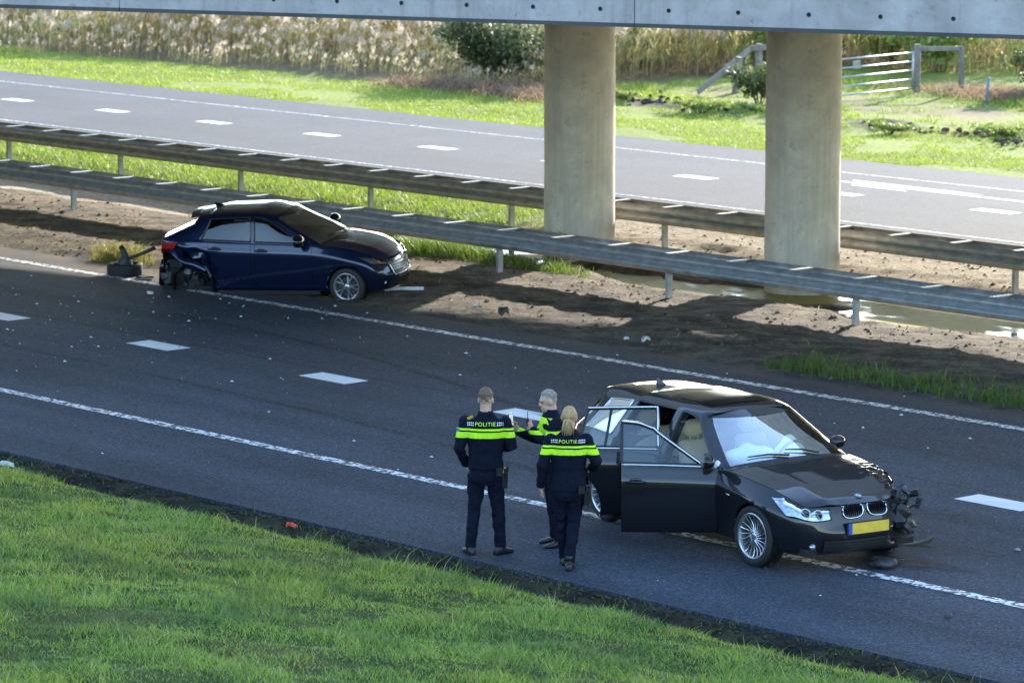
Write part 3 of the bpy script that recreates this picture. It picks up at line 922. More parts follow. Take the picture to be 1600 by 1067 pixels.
# shrubs and herbs
G1 = [(.16, .27, .045), (.24, .37, .06), (.31, .39, .09)]
shrub('bush', (-75.6, 67.4, 0), (3.0, 1.1, .85), 7000, .07, [(.06, .09, .035), (.09, .12, .045), (.17, .16, .07)], [3, 2, 1], 'dark green bush at the end of the reed bed, just left of the left pillar', 16)
shrub('bush', (-66.6, 67.9, 0), (1.25, .8, .5), 2000, .07, [(.09, .13, .04), (.13, .16, .06), (.20, .18, .09)], [3, 2, 1], 'bushy undergrowth below the broken wooden fence', 14)
shrub('bush', (-78.5, 81.5, 0), (3.0, 1.6, .6), 2400, .11, G1, [2, 3, 2], 'bright green bush behind the broken wooden fence', 16)
shrub('bush', (-77.8, 74.5, 0), (1.0, 1.0, .7), 1300, .09, G1, [2, 3, 2], 'green bush beside the right edge of the left pillar', 12)
shrub('bush', (-73.5, 80.2, 0), (1.5, 1.2, .55), 1300, .1, G1, [3, 3, 1], 'green bush behind the metal field gate', 12)
shrub('bush', (-63.2, 74.9, 0), (1.5, .8, .65), 1800, .08, [(.12, .16, .04), (.2, .2, .06), (.26, .22, .09)], [3, 2, 2], 'brownish green bush right of the gate post', 14)
for k, (x, y) in enumerate([(-69.4, 65.9), (-66.0, 65.2), (-64.6, 66.0), (-59.3, 64.6), (-57.3, 65.9), (-62.5, 65.3)]):
    shrub('leafy_weed', (x, y, .02), (1.2, .4, .13), 600, .05, [(.20, .28, .06), (.27, .33, .08), (.33, .31, .13)], [2, 2, 1],
          'bright green leafy weed on the dug ditch edge, %s' % ['beside the left pillar', 'left of the right pillar', 'touching the right pillar', 'below the blue post', 'at the right picture edge', 'right of the right pillar'][k], 8)
# dug-up clods of dark soil
def clod_pile(loc, rx, ry, n, s, col, label):
    root = empty('soil_heap', (loc[0], loc[1], float(field_z(np.array([loc[0]]), np.array([loc[1]]))[0])), 0, label, 'soil heap')
    mt = simple('dug_soil', col, .95, 0, .4, 9, .6, 18)
    for k in range(n):
        mb = MB()
        c = (rng.normal(0, rx), rng.normal(0, ry), .0 + abs(rng.normal(0, .04)))
        r = s * .62 * (.5 + rng.random(3)) * np.array([1, 1, .7])
        mb.ball(c, r, 7, 5)
        mb.v = [tuple(Vector(c) + (Vector(v) - Vector(c)) * (.75 + .5 * rng.random())) for v in mb.v]
        mb.build('clod', mt, root)
    return root
clod_pile((-68.2, 66.2), 1.3, .35, 60, .11, (.05, .038, .032), 'heap of dark dug clods between the two pillars')
clod_pile((-71.2, 67.6), .8, .3, 30, .10, (.045, .033, .033), 'small dark soil heap right of the left pillar')
clod_pile((-60.2, 65.6), .5, .2, 22, .09, (.07, .045, .045), 'small heap of brown clods right of the right pillar')
clod_pile((-58.4, 65.5), .8, .25, 40, .10, (.15, .085, .06), 'reddish brown soil heap on the grass verge under the gate')
clod_pile((-55.6, 65.0), .6, .2, 26, .09, (.08, .05, .045), 'brown soil heap at the right picture edge')
# ------------------------------------------------------------------ field gate and fences
WOOD = simple('weathered_wood', (.21, .185, .16), .85, 0, .3, 6, .5, 30)
gate = empty('field_gate', (-66.2, 73.0, 0), 0, 'galvanised tubular field gate seen beside the right pillar', 'gate')
gd = Vector((.10, -.995, 0)).normalized()
GL = 3.9
for j in range(5):
    z = .12 + .225 * j
    mb = MB(); mb.tube([Vector((0, 0, z)), gd * GL + Vector((0, 0, z))], .021, 8)
    mb.build('bar', M['galv'], gate, True)
for s in (0.0, GL):
    mb = MB(); mb.tube([gd * s + Vector((0, 0, .08)), gd * s + Vector((0, 0, 1.06))], .026, 8); mb.build('upright', M['galv'], gate, True)
mb = MB(); mb.box((gd.x * 2.35, gd.y * 2.35, .85), (.012, .13, .10)); mb.build('latch_plate', M['galv_dull'], gate)
def post(loc, h, r, label, tilt=0):
    mb = MB(); mb.tube([(0, 0, -.3), (0, 0, h * .5), (tilt, 0, h - .02), (tilt, 0, h)], [r, r, r * .97, r * .8], 10)
    o = mb.build('fence_post', WOOD, None, auto=40); o.location = loc
    return tag(o, label, 'fence post')
post((-66.28, 73.25, 0), 1.22, .09, 'thick wooden post that the field gate hangs on')
f1 = empty('rail_fence', (-66.28, 73.25, 0), 0, 'weathered wooden rail fence joining the gate post on its right', 'fence')
mb = MB(); mb.box((.36, .50, 1.10), (.02, .58, .055), Matrix.Rotation(R_(-34), 3, 'Z')); mb.build('rail', WOOD, f1)
mb = MB(); mb.box((.66, .95, .45), (.05, .05, .68)); mb.build('upright', WOOD, f1)
f2 = empty('broken_fence', (-69.0, 69.6, 0), 0, 'broken wooden fence with a fallen diagonal rail between the pillars', 'fence')
def plank(a, b, w, t, name='rail', par=None):
    a, b = Vector(a), Vector(b); d = (b - a); L = d.length; q = d.to_track_quat('X', 'Z').to_matrix()
    mb = MB(); mb.box((a + b) / 2, (L / 2, t, w), q); return mb.build(name, WOOD, par)
plank((-.6, -.9, .05), (-1.2, 1.6, 1.0), .075, .02, 'rail', f2)
plank((-1.25, 1.65, 1.0), (-.3, 3.2, 1.05), .07, .02, 'rail', f2)
mb = MB(); mb.box((-.35, .25, .35), (.07, .07, .55), Matrix.Rotation(.12, 3, 'Y')); mb.build('upright', WOOD, f2)
mb = MB(); mb.box((-1.2, 1.9, .4), (.07, .07, .7)); mb.build('upright', WOOD, f2)
bp = MB(); bp.tube([(0, 0, -.2), (.02, 0, .3), (.05, .02, .62)], .03, 8)
bo = tag(bp.build('marker_post', simple('blue_plastic', (.08, .24, .36), .5), None, True), 'thin blue plastic post holding the fence string', 'post')
bo.location = (-63.1, 72.3, 0)
wr = MB()
pts = []
A_, B_, C_ = Vector((-64.6, 68.2, .16)), Vector((-63.06, 72.3, .58)), Vector((-57.0, 76.5, .75))
for t in np.linspace(0, 1, 9): pts.append(A_.lerp(B_, t) - Vector((0, 0, .12 * 4 * t * (1 - t))))
for t in np.linspace(.1, 1, 8): pts.append(B_.lerp(C_, t) - Vector((0, 0, .08 * 4 * t * (1 - t))))
wr.tube(pts, .010, 5)
tag(wr.build('fence_string', simple('pale_string', (.45, .38, .32), .8), None, True), 'pale slack string running from the gate to the blue post', 'string')

for k, (x, y, sx_, lab) in enumerate([(-74.5, 76.0, 1.6, 'tall mixed green growth right of the left pillar'), (-70.2, 78.5, 1.8, 'green undergrowth behind the middle of the broken fence'), (-62.0, 77.5, 1.9, 'yellowish bush behind the rail fence right of the gate'), (-58.2, 77.0, 1.7, 'tall yellowish growth at the right picture edge above the blue post'), (-80.5, 79.0, 1.8, 'pale green growth behind the left pillar')]):
    shrub('bush', (x, y, 0), (sx_, 1.0, .8), 2000, .085, G1 + [(.42, .36, .16)], [2, 3, 2, 2], lab, 14)
# ------------------------------------------------------------------ car building kit
def pchip(xk, yk, x):
    """monotone cubic interpolation, yk (n, d)"""
    xk = np.asarray(xk, float); yk = np.asarray(yk, float)
    h = np.diff(xk); dl = np.diff(yk, axis=0) / h[:, None]
    d = np.zeros_like(yk)
    if len(xk) == 2:
        d[:] = dl[0]
    else:
        w1 = (2 * h[1:] + h[:-1])[:, None]; w2 = (h[1:] + 2 * h[:-1])[:, None]
        with np.errstate(divide='ignore', invalid='ignore'):
            t = (w1 + w2) / (w1 / dl[:-1] + w2 / dl[1:])
        ok = dl[:-1] * dl[1:] > 0
        d[1:-1] = np.where(ok, np.nan_to_num(t), 0)
        for e, a, b, ha, hb in ((0, 0, 1, h[0], h[1] if len(h) > 1 else h[0]), (-1, -1, -2, h[-1], h[-2] if len(h) > 1 else h[-1])):
            dd = ((2 * ha + hb) * dl[a] - ha * dl[b]) / (ha + hb)
            dd = np.where(dd * dl[a] <= 0, 0, dd)
            dd = np.where((dl[a] * dl[b] <= 0) & (np.abs(dd) > 3 * np.abs(dl[a])), 3 * dl[a], dd)
            d[e] = dd
    i = np.clip(np.searchsorted(xk, x, side='right') - 1, 0, len(xk) - 2)
    t = ((x - xk[i]) / h[i])[:, None]; hh = h[i][:, None]
    return (yk[i] * (2 * t ** 3 - 3 * t ** 2 + 1) + hh * d[i] * (t ** 3 - 2 * t ** 2 + t) + yk[i + 1] * (-2 * t ** 3 + 3 * t ** 2) + hh * d[i + 1] * (t ** 3 - t ** 2))

def dense(C, nu, nv):
    """C (a, b, 3) control grid -> dense grid with nu / nv cells per control interval"""
    C = np.asarray(C, float); a, b = C.shape[:2]
    u = np.linspace(0, a - 1, (a - 1) * nu + 1); v = np.linspace(0, b - 1, (b - 1) * nv + 1)
    # parametrise by index along u with chord-like spacing kept uniform per interval
    T = pchip(np.arange(a), C.reshape(a, -1), u).reshape(len(u), b, 3)
    T = pchip(np.arange(b), T.transpose(1, 0, 2).reshape(b, -1), v).reshape(len(v), len(u), 3).transpose(1, 0, 2)
    return T

def arch_cut(P, mask, cx, cz, R):
    """remove cells inside a wheel arch and pull the rim of the hole onto the circle"""
    d = np.hypot(P[..., 0] - cx, P[..., 2] - cz)
    ins = d < R
    cell = ins[:-1, :-1] & ins[1:, :-1] & ins[1:, 1:] & ins[:-1, 1:]
    mask = mask & ~cell
    k = np.where(ins & (d > 1e-6), R / np.maximum(d, 1e-6), 1.0)
    P = P.copy()
    P[..., 0] = cx + (P[..., 0] - cx) * k; P[..., 2] = cz + (P[..., 2] - cz) * k
    return P, mask

def cells(mb, P, mask, side):
    """add masked cells of grid P; side=+1 as given, -1 mirrored in y"""
    a, b = P.shape[:2]
    V = P.reshape(-1, 3).copy()
    if side < 0: V[:, 1] *= -1
    I = np.arange(a * b).reshape(a, b)
    F = np.stack([I[:-1, :-1], I[1:, :-1], I[1:, 1:], I[:-1, 1:]], -1)[mask]
    if side > 0: F = F[:, ::-1]
    used = np.unique(F); mp = -np.ones(a * b, int); mp[used] = np.arange(len(used))
    mb.add(V[used], [tuple(f) for f in mp[F]])

def wheel(parent, loc, R, W, rim_r, spokes, style, side, mats, steer=0.0, name='wheel', lean=0.0):
    """wheel > tyre, rim, brake_disc; axis along y, outer face towards side*y"""
    w = bpy.data.objects.new(name, None); COL.objects.link(w); w.parent = parent; w.location = loc; w.rotation_euler = (lean, 0, steer)
    h = W / 2; s = side
    mb = MB()
    prof = [(rim_r - .012, -h * .82), (rim_r + .01, -h * .95), (rim_r + .04, -h * 1.0), (R - .03, -h * .97), (R - .006, -h * .80), (R, -h * .5), (R, h * .5), (R - .006, h * .80), (R - .03, h * .97), (rim_r + .04, h * 1.0), (rim_r + .01, h * .95), (rim_r - .012, h * .82)]
    mb.lathe(prof, 48, 'y')
    for gz in (-.45, -.15, .15, .45):
        mb.lathe([(R + .0005, h * gz - .004), (R + .001, h * gz), (R + .0005, h * gz + .004)], 48, 'y')
    mb.build('tyre', mats['rubber'], w, auto=35)
    mb = MB()
    mb.lathe([(rim_r - .004, h * .80 * s), (rim_r + .006, h * .93 * s), (rim_r - .004, h * .96 * s), (rim_r - .018, h * .90 * s), (rim_r - .03, h * .5 * s), (rim_r - .05, -h * .7 * s)], 48, 'y')
    hubr = .055 if style == 'turbine' else .06
    face = h * .72 * s
    mb.lathe([(.001, face + .012 * s), (hubr * .55, face + .012 * s), (hubr * .8, face + .002 * s), (hubr, face - .015 * s), (hubr, face - .06 * s)], 24, 'y')
    for k in range(spokes):
        a0 = 2 * math.pi * k / spokes
        if style == 'turbine':
            pts = []
            for t in np.linspace(0, 1, 6):
                r = hubr * .8 + (rim_r - .012 - hubr * .8) * t
                a = a0 + .34 * math.sin(t * 1.9) * 1.0
                pts.append((r * math.cos(a), face - (.028 * t * (1 - t) * 3 - .01 * t) * s, r * math.sin(a)))
            mb.tube(pts, [.0085, .0075, .0065, .0065, .0075, .010], 6)
        else:
            for sg in (-1, 1):
                pts = []
                for t in np.linspace(0, 1, 5):
                    r = hubr * .7 + (rim_r - .012 - hubr * .7) * t
                    a = a0 + sg * (.05 + .30 * t ** 1.3 * (1.15 - .55 * t))
                    pts.append((r * math.cos(a), face - .02 * t * (1 - t) * s, r * math.sin(a)))
                mb.tube(pts, [(.014, .012), (.013, .012), (.013, .012), (.015, .012), (.022, .012)], 6, up=(0, 1, 0))
    mb.build('rim', mats['alloy'], w, auto=45)
    mb = MB(); mb.lathe([(.03, h * .25 * s), (rim_r * .72, h * .25 * s), (rim_r * .72, h * .12 * s), (.03, h * .12 * s)], 32, 'y')
    mb.build('brake_disc', mats['disc'], w, auto=40)
    return w

CARM = dict(
    rubber=simple('tyre_rubber', (.018, .018, .019), .75, 0, .3, 15, .2, 60),
    alloy=simple('alloy_silver', (.55, .56, .58), .28, .9),
    disc=simple('brake_steel', (.10, .09, .085), .5, .8),
    chrome=simple('chrome_trim', (.75, .76, .78), .18, 1.0),
    black=simple('black_plastic', (.012, .012, .013), .45),
    gloss=simple('gloss_black_trim', (.008, .008, .009), .12),
    seal=simple('rubber_seal', (.010, .010, .010), .7),
    under=simple('underbody_dark', (.012, .012, .012), .9),
    lampglass=mat_glass('lamp_lens', (.92, .95, 1.0)),
    reflector=simple('lamp_reflector', (.42, .47, .54), .25, .9, .5, 25),
    leather=simple('beige_leather', (.46, .38, .27), .55, 0, .1, 6, .15, 25),
    leather_dark=simple('dark_upholstery', (.03, .03, .032), .8),
    white=simple('white_airbag_cloth', (.70, .74, .76), .85, 0, .06, 6, .4, 14),
    glass=mat_glass('side_glass', (.70, .78, .78)),
    glass_dark=mat_glass('dark_side_glass', (.14, .16, .18), 0.0, 1.15),
    screen=mat_glass('windscreen_glass', (.80, .90, .90), 0.0, .45),
    red=simple('red_lamp', (.35, .012, .012), .15, 0, .1, 5, 0, 30, 1.0),
    mech=simple('bare_mechanical_parts', (.06, .06, .062), .55, .4, .6, 18, .5, 30),
    mech_light=simple('torn_bright_metal', (.42, .42, .43), .35, .8, .4, 14, .4, 25),
)
def paint(name, col, flake, coat=1.0, metal=0.0):
    m, n, l, b = new_mat(name)
    v = objvec(n, l)
    f = noise(n, l, 900, 1, .5, v)
    l.new(ramp(n, l, f, [(.4, col), (.75, flake)]), b.inputs['Base Color'])
    b.inputs['Metallic'].default_value = metal
    b.inputs['Roughness'].default_value = .38
    b.inputs['Coat Weight'].default_value = coat
    b.inputs['Coat Roughness'].default_value = .025
    b.inputs['Coat IOR'].default_value = 1.5
    b.inputs['Specular IOR Level'].default_value = .15
    dirt = noise(n, l, 3.0, 5, .65, v)
    rr = ramp(n, l, dirt, [(.35, .02), (.8, .09)])
    l.new(rr, b.inputs['Coat Roughness'])
    return m
CARM['paint_black'] = paint('black_car_paint', (.0055, .006, .0085), (.012, .013, .018))
CARM['paint_blue'] = paint('dark_blue_car_paint', (.003, .006, .021), (.010, .020, .075), 1.0, .4)

class Car:
    def __init__(s, sp):
        s.sp = sp
        st = np.array(sp['low'], float)          # x, ztop, ytop, ymax
        rows = []
        for x, zt, yt, ym in st:
            zr = zt - .19
            zs = [.20, .235, .35, .53, zr, zt - .075, zt]
            if zr < .64: zs = [.20, .235, .32, .42, zr, zt - .06, zt]
            ys = [ym - .13, ym - .080, ym - .046, ym - .014, ym, yt + (ym - yt) * .50, yt]
            rows.append([(x, y, z) for y, z in zip(ys, zs)])
        s.lowC = np.array(rows)
        s.nu, s.nv = 8, 5
        s.low = dense(s.lowC, s.nu, s.nv)
        s.green = dense(np.array(sp['green'], float), 8, 6)
    def xi(s, k): return k * s.nu
    def low_mask(s): return np.ones((s.low.shape[0] - 1, s.low.shape[1] - 1), bool)

def lerp3(a, b, t): return np.asarray(a) * (1 - t) + np.asarray(b) * t

def surf_patch(bvh, A, B, C_, D, nu, nv, direction, off, bulge=None):
    """bilinear patch (A-B bottom, D-C top) dropped onto a surface along direction"""
    P = np.zeros((nu + 1, nv + 1, 3))
    d = Vector(direction).normalized()
    for i in range(nu + 1):
        for j in range(nv + 1):
            u, v = i / nu, j / nv
            p = lerp3(lerp3(A, B, u), lerp3(D, C_, u), v)
            if bulge is not None: p = p + np.asarray(bulge(u, v))
            hit = bvh.ray_cast(Vector(p) - d * 2.0, d)
            if hit[0] is not None: q = hit[0] - d * off
            else: q = Vector(p)
            P[i, j] = q
    P0 = P.copy()
    for _ in range(1):                       # even out the facets of the surface below
        Q = P.copy()
        Q[1:-1] = (P[:-2] + 2 * P[1:-1] + P[2:]) / 4
        if nv > 1: Q[:, 1:-1] = (Q[:, :-2] + 2 * Q[:, 1:-1] + Q[:, 2:]) / 4
        P = Q
    dv = np.array(d)
    lift = max(0.0, float((((P0 - P) @ -dv)).max()))
    return P - dv * min(lift, .035)

def seat(parent, x, y, mats, name='seat', bench=0.0, rot=.22):
    r = bpy.data.objects.new(name, None); COL.objects.link(r); r.parent = parent; r.location = (x, y, 0)
    hw = .25 + bench
    mb = MB()
    P = []
    for i, (px, pz, w) in enumerate([(.28, .30, .8), (.30, .42, .95), (.25, .485, 1), (.05, .475, 1), (-.18, .45, 1), (-.24, .40, .95), (-.22, .28, .8)]):
        P.append([(px, hw * w * t, pz - .02 * (1 - abs(t)) * (1 if 1 < i < 5 else 0)) for t in (-1, -.8, -.4, 0, .4, .8, 1)])
    mb.grid(np.array(P)); recalc(mb.build('cushion', mats, r, True))
    mb = MB(); P = []
    for i, (h, th, w) in enumerate([(.40, .05, .9), (.42, .075, 1), (.62, .085, 1), (.85, .075, .95), (1.00, .06, .8), (1.03, .02, .7)]):
        row = []
        for k in range(16):
            a = 2 * math.pi * k / 16
            yy = hw * w * math.cos(a); xx = th * math.sin(a) * (1.25 if abs(math.cos(a)) > .6 else 1)
            row.append((-.20 - (h - .40) * rot * 1.7 + xx, yy, h))
        row.append(row[0]); P.append(row)
    mb.grid(np.array(P)); mb.add([P[-1][k] for k in range(16)], [tuple(range(16))])
    recalc(mb.build('backrest', mats, r, True))
    for yy in ([0] if not bench else [-.38, .38]):
        mb = MB(); mb.ball((-.20 - .72 * rot * 1.7, yy, 1.145), (.055, .145, .105), 14, 10)
        mb.tube([(-.20 - .6 * rot * 1.7, yy - .05, 1.0), (-.20 - .7 * rot * 1.7, yy - .05, 1.1)], .008, 6); mb.tube([(-.20 - .6 * rot * 1.7, yy + .05, 1.0), (-.20 - .7 * rot * 1.7, yy + .05, 1.1)], .008, 6)
        mb.build('headrest', mats, r, True)
    return r

def liner(mb, cx, cz, R, y0, y1):
    """dark wheel-well shell"""
    n = 20; P = []
    for k in range(n + 1):
        t = math.pi * (-.12 + 1.24 * k / n)
        P.append([(cx + R * math.cos(t), y0, cz + R * math.sin(t)), (cx + R * math.cos(t), y1, cz + R * math.sin(t))])
    mb.grid(np.array(P)); mb.grid(np.array(P), flip=True)
    mb.add([P[k][1] for k in range(n + 1)], [tuple(range(n + 1))])
def arch_lip(mb, P, mask, cx, cz, R, side):
    """turned-in flange round the arch, following the panel's edge"""
    d = np.hypot(P[..., 0] - cx, P[..., 2] - cz)
    pts = P[np.abs(d - R) < 1e-4]
    if len(pts) < 4: return
    a = np.arctan2(pts[:, 2] - cz, pts[:, 0] - cx); o = np.argsort(a); pts = pts[o]
    y = pts[:, 1] * side
    rows = []
    for p, yy in zip(pts, y):
        r = lambda k: (cx + (p[0] - cx) * k, cz + (p[2] - cz) * k)
        x1, z1 = r(1.0); x2, z2 = r(.975)
        rows.append([(x1, yy, z1), (x2, yy - .004 * side, z2), (x2, yy - .07 * side, z2)])
    mb.grid(np.array(rows)); mb.grid(np.array(rows), flip=True)

def trim_strip(pts, r, name, mat, parent, n=6, closed=False):
    mb = MB(); pts = [tuple(p) for p in pts]
    if closed: pts = pts + [pts[0]]
    mb.tube(pts, r, n); return mb.build(name, mat, parent, True)

def mirror_unit(parent, x, y, z, side, mat, s=1.0, name='wing_mirror'):
    mb = MB()
    mb.ball((x, y + side * .13 * s, z + .065 * s), (.085 * s, .125 * s, .085 * s), 14, 10)
    for i, v in enumerate(mb.v):
        if v[0] < x - .035 * s: mb.v[i] = (x - .035 * s, v[1], v[2])
    mb.tube([(x + .02, y - side * .02, z - .02), (x, y + side * .06 * s, z + .03 * s)], [.03 * s, .022 * s], 8)
    return mb.build(name, mat, parent, auto=50)

def handle(parent, P, side, mat):
    """pull handle on a recessed cup, P = point on the skin"""
    x, y, z = P
    mb = MB()
    mb.tube([(x + .10, y + side * .012, z), (x + .06, y + side * .034, z + .003), (x - .06, y + side * .034, z + .003), (x - .10, y + side * .012, z)], [.013, .015, .015, .013], 8)
    mb.ball((x - .0, y, z + .012), (.07, .008, .034), 14, 8)
    return mb.build('door_handle', mat, parent, True)
# ------------------------------------------------------------------ black estate car with both right-hand doors open
WC = CARM
wag = empty('estate_car', (-27.77, 29.286, .012), R_(-10.4), 'black estate car with open doors and a smashed front corner', 'car')
def gst(base, top, rail, mid, cen):
    b, t = np.asarray(base, float), np.asarray(top, float)
    return [base, tuple(b + (t - b) * .055), top, rail, mid, cen]
sp = dict(
    low=[(.62, .705, .66, .755), (.42, .785, .735, .872), (.2, .84, .775, .912), (.0, .872, .80, .922), (-.3, .908, .825, .914), (-.68, .932, .846, .912),
         (-1.15, .945, .858, .918), (-1.70, .955, .864, .921), (-1.80, .956, .865, .921), (-2.2, .964, .865, .921), (-2.72, .972, .860, .922), (-2.95, .977, .852, .922), (-3.3, .983, .825, .908), (-3.58, .983, .765, .855), (-3.78, .975, .66, .745)],
    tuck=.004,
    green=[gst((-.66, .80, .935), (-1.30, .585, 1.325), (-1.345, .53, 1.375), (-1.304, .42, 1.408), (-1.285, 0, 1.422)),
           gst((-.80, .849, .938), (-1.36, .632, 1.318), (-1.42, .556, 1.398), (-1.393, .42, 1.431), (-1.38, 0, 1.445)),
           gst((-1.15, .858, .946), (-1.53, .622, 1.372), (-1.54, .552, 1.419), (-1.530, .42, 1.443), (-1.53, 0, 1.457)),
           gst((-1.70, .864, .955), (-1.70, .628, 1.388), (-1.70, .553, 1.430), (-1.700, .42, 1.454), (-1.70, 0, 1.468)),
           gst((-1.80, .865, .956), (-1.80, .629, 1.390), (-1.80, .553, 1.432), (-1.800, .42, 1.456), (-1.80, 0, 1.470)),
           gst((-2.68, .860, .972), (-2.56, .628, 1.378), (-2.56, .55, 1.427), (-2.560, .42, 1.451), (-2.56, 0, 1.465)),
           gst((-2.80, .857, .974), (-2.67, .622, 1.368), (-2.67, .546, 1.418), (-2.670, .42, 1.443), (-2.67, 0, 1.457)),
           gst((-3.36, .815, .984), (-3.16, .595, 1.318), (-3.20, .53, 1.378), (-3.220, .42, 1.422), (-3.22, 0, 1.438)),
           gst((-3.70, .70, .978), (-3.44, .57, 1.25), (-3.44, .52, 1.335), (-3.497, .42, 1.390), (-3.51, 0, 1.405))])
car = Car(sp); L = car.low; G = car.green; nu, nv = 8, 5; gu, gv = 8, 6
RF, RR_, CZ, AR = 0.0, -2.886, .325, .358
lm = car.low_mask()
L1, m1 = arch_cut(L, lm, RF, CZ, AR); L2, m2 = arch_cut(L1, m1, RR_, CZ, .385)
iF0, iF1, iR0, iR1 = 5 * nu, 7 * nu, 8 * nu, 10 * nu
door_rows = slice(1 * nv, None)
gm = np.ones((G.shape[0] - 1, G.shape[1] - 1), bool)
wins = {'front': (1 * gu, 3 * gu), 'rear': (4 * gu, 5 * gu), 'quarter': (6 * gu, 7 * gu)}
for a, b in wins.values(): gm[a:b, 1 * gv:2 * gv] = False
# --- body shell
mb = MB()
for side in (1, -1):
    m = m2.copy()
    if side < 0:
        m[iF0:iF1, nv:] = False; m[iR0:iR1, nv:] = False
    else:
        m[:2 * nu + 4, :] = False                         # torn away front corner on the far side
    cells(mb, L2, m, side)
    g2 = gm.copy()
    if side < 0:
        g2[1 * gu:3 * gu, :gv] = False; g2[4 * gu:5 * gu, :gv] = False
    cells(mb, G, g2, side)
# front fascia
st0 = car.lowC[0]; xc = [.735, .80, .835, .838, .81, .775, .752]
cols_t = [0, .3, .55, .8, .93, 1.0]
FC = np.zeros((len(cols_t), 7, 3))
for i, t in enumerate(cols_t):
    for j in range(7):
        FC[i, j] = (xc[j] - (xc[j] - st0[j][0]) * t ** 2.6, st0[j][1] * t, st0[j][2])
FA = dense(FC, 6, 5)
fm_ = np.ones((FA.shape[0] - 1, FA.shape[1] - 1), bool)
cells(mb, FA, fm_, -1)
f2 = fm_.copy(); f2[14:, :] = False; f2[10:, 10:] = False
cells(mb, FA, f2, 1)
# rear fascia
stn = car.lowC[-1]; xr = [-3.86, -3.94, -3.99, -3.99, -3.95, -3.92, -3.90]
RC = np.zeros((4, 7, 3))
for i, t in enumerate((0, .5, .85, 1)):
    for j in range(7): RC[i, j] = (xr[j] - (xr[j] - stn[j][0]) * t ** 2.4, stn[j][1] * t, stn[j][2])
RA = dense(RC, 5, 3); rm_ = np.ones((RA.shape[0] - 1, RA.shape[1] - 1), bool)
cells(mb, RA, rm_, 1); cells(mb, RA, rm_, -1)
# tailgate frame below/around the rear glass
side_c = G[-1, :3 * gv + 1]; TG = []
for t in (0, .5, .85, 1):
    TG.append([(p[0] - .09 * (1 - t ** 2) * (1 if k < len(side_c) * .7 else .5), p[1] * t, p[2] + .01 * (1 - t)) for k, p in enumerate(side_c)])
TG = np.array(TG); tm = np.ones((3, TG.shape[1] - 1), bool)
cells(mb, TG, tm, 1); cells(mb, TG, tm, -1)
mb.grid(np.array([[tuple(TG[k, -1] * [1, s_, 1]) for k in range(4)] for s_ in (1,)] + [[tuple(G[-1, 3 * gv + int(q)] * [1, 1, 1]) for q in np.linspace(2 * gv, 0, 4)]]))
for cx in (RF, RR_):
    for side in (1, -1): arch_lip(mb, L2, m2, cx, CZ, AR, side)
body = recalc(mb.build('body', WC['paint_black'], wag, auto=38))
# --- underbody, wheel wells, floor
mb = MB()
mb.box((-1.6, 0, .24), (2.3, .70, .03)); mb.box((-1.65, 0, .29), (1.2, .72, .02))
for cx in (RF, RR_):
    for side in (1, -1): liner(mb, cx, CZ, AR + .012, side * .86, side * .50)
mb.box((.1, 0, .5), (.5, .48, .22))
mb.build('underbody', WC['under'], wag)
# --- hood
E_ = L[:5 * nu - 0, -1]
HP = []
nvh = 14
for i, e in enumerate(E_):
    u = i / (len(E_) - 1)
    cx_ = .752 + (-.43 - .752) * u; cz_ = np.interp(u, [0, .08, .35, .7, 1], [.718, .775, .872, .942, .978])
    row = []
    for j in range(-nvh, nvh + 1):
        v = abs(j) / nvh; sg = 1 if j >= 0 else -1
        x = cx_ + (e[0] - cx_) * v ** 2.2; y = sg * v * (e[1] - .004); z = cz_ + (e[2] + .004 - cz_) * v ** 2.6
        z += .012 * math.exp(-((v - .62) / .12) ** 2) * (1 - u * .3)                # raised crease
        if sg > 0 and v > .55 and u < .8:                                            # crumpled far edge
            k = (v - .55) / .45 * (1 - u / .8) ** .5
            nz = math.sin(x * 31 + 2 * v * 9) * .5 + math.sin(x * 53 + 1.3) * .35 + math.sin(y * 47) * .3
            z += k * (.045 * nz + .03); y -= k * .07; x -= k * .06 * (1 - u)
        row.append((x, y, z))
    HP.append(row)
mb = MB(); mb.grid(np.array(HP)); hood = mb.build('bonnet', WC['paint_black'], wag, auto=45)
# --- windscreen
S = G[0, :3 * gv + 1]
WS = []
for k, p in enumerate(S):
    t = k / (len(S) - 1); c = lerp3((-.45, 0, .985), (-1.285, 0, 1.422), t) + np.array([-.0, 0, .02 * math.sin(math.pi * t)])
    row = []
    for j in range(-12, 13):
        v = abs(j) / 12; sg = 1 if j >= 0 else -1
        row.append((c[0] + (p[0] - c[0]) * v ** 2.3, sg * p[1] * v, c[2] + (p[2] - c[2]) * v ** 2.6))
    WS.append(row)
WS = np.array(WS)
mb = MB(); mb.grid(WS[1:-3, 1:-1]); mb.build('windscreen', WC['screen'], wag, True)
mb = MB(); mb.grid(WS[-4:]); mb.grid(WS[:, :2]); mb.grid(WS[:, -2:]); mb.build('windscreen_surround', WC['paint_black'], wag, True)
mb = MB(); mb.grid(WS[:2]); b_ = WS[0]; mb.grid(np.array([[(p[0] + .16 * (1 - (abs(p[1]) / .84) ** 2) + .01, p[1], p[2] - .035) for p in b_], [tuple(p) for p in b_]])); mb.build('cowl', WC['black'], wag, True)
# rear window
rg = []
for t in (0, 1):
    p = G[-1, gv // 2 if t == 0 else 2 * gv + 2]
    rg.append([(p[0] - .10 * (1 - v * v) - .004, p[1] * v * s_, p[2]) for s_ in (1, -1) for v in ((1, .5, 0) if s_ == 1 else (.5, 1))])
mb = MB(); mb.grid(np.array(rg)); mb.build('rear_window', WC['glass_dark'], wag, True)
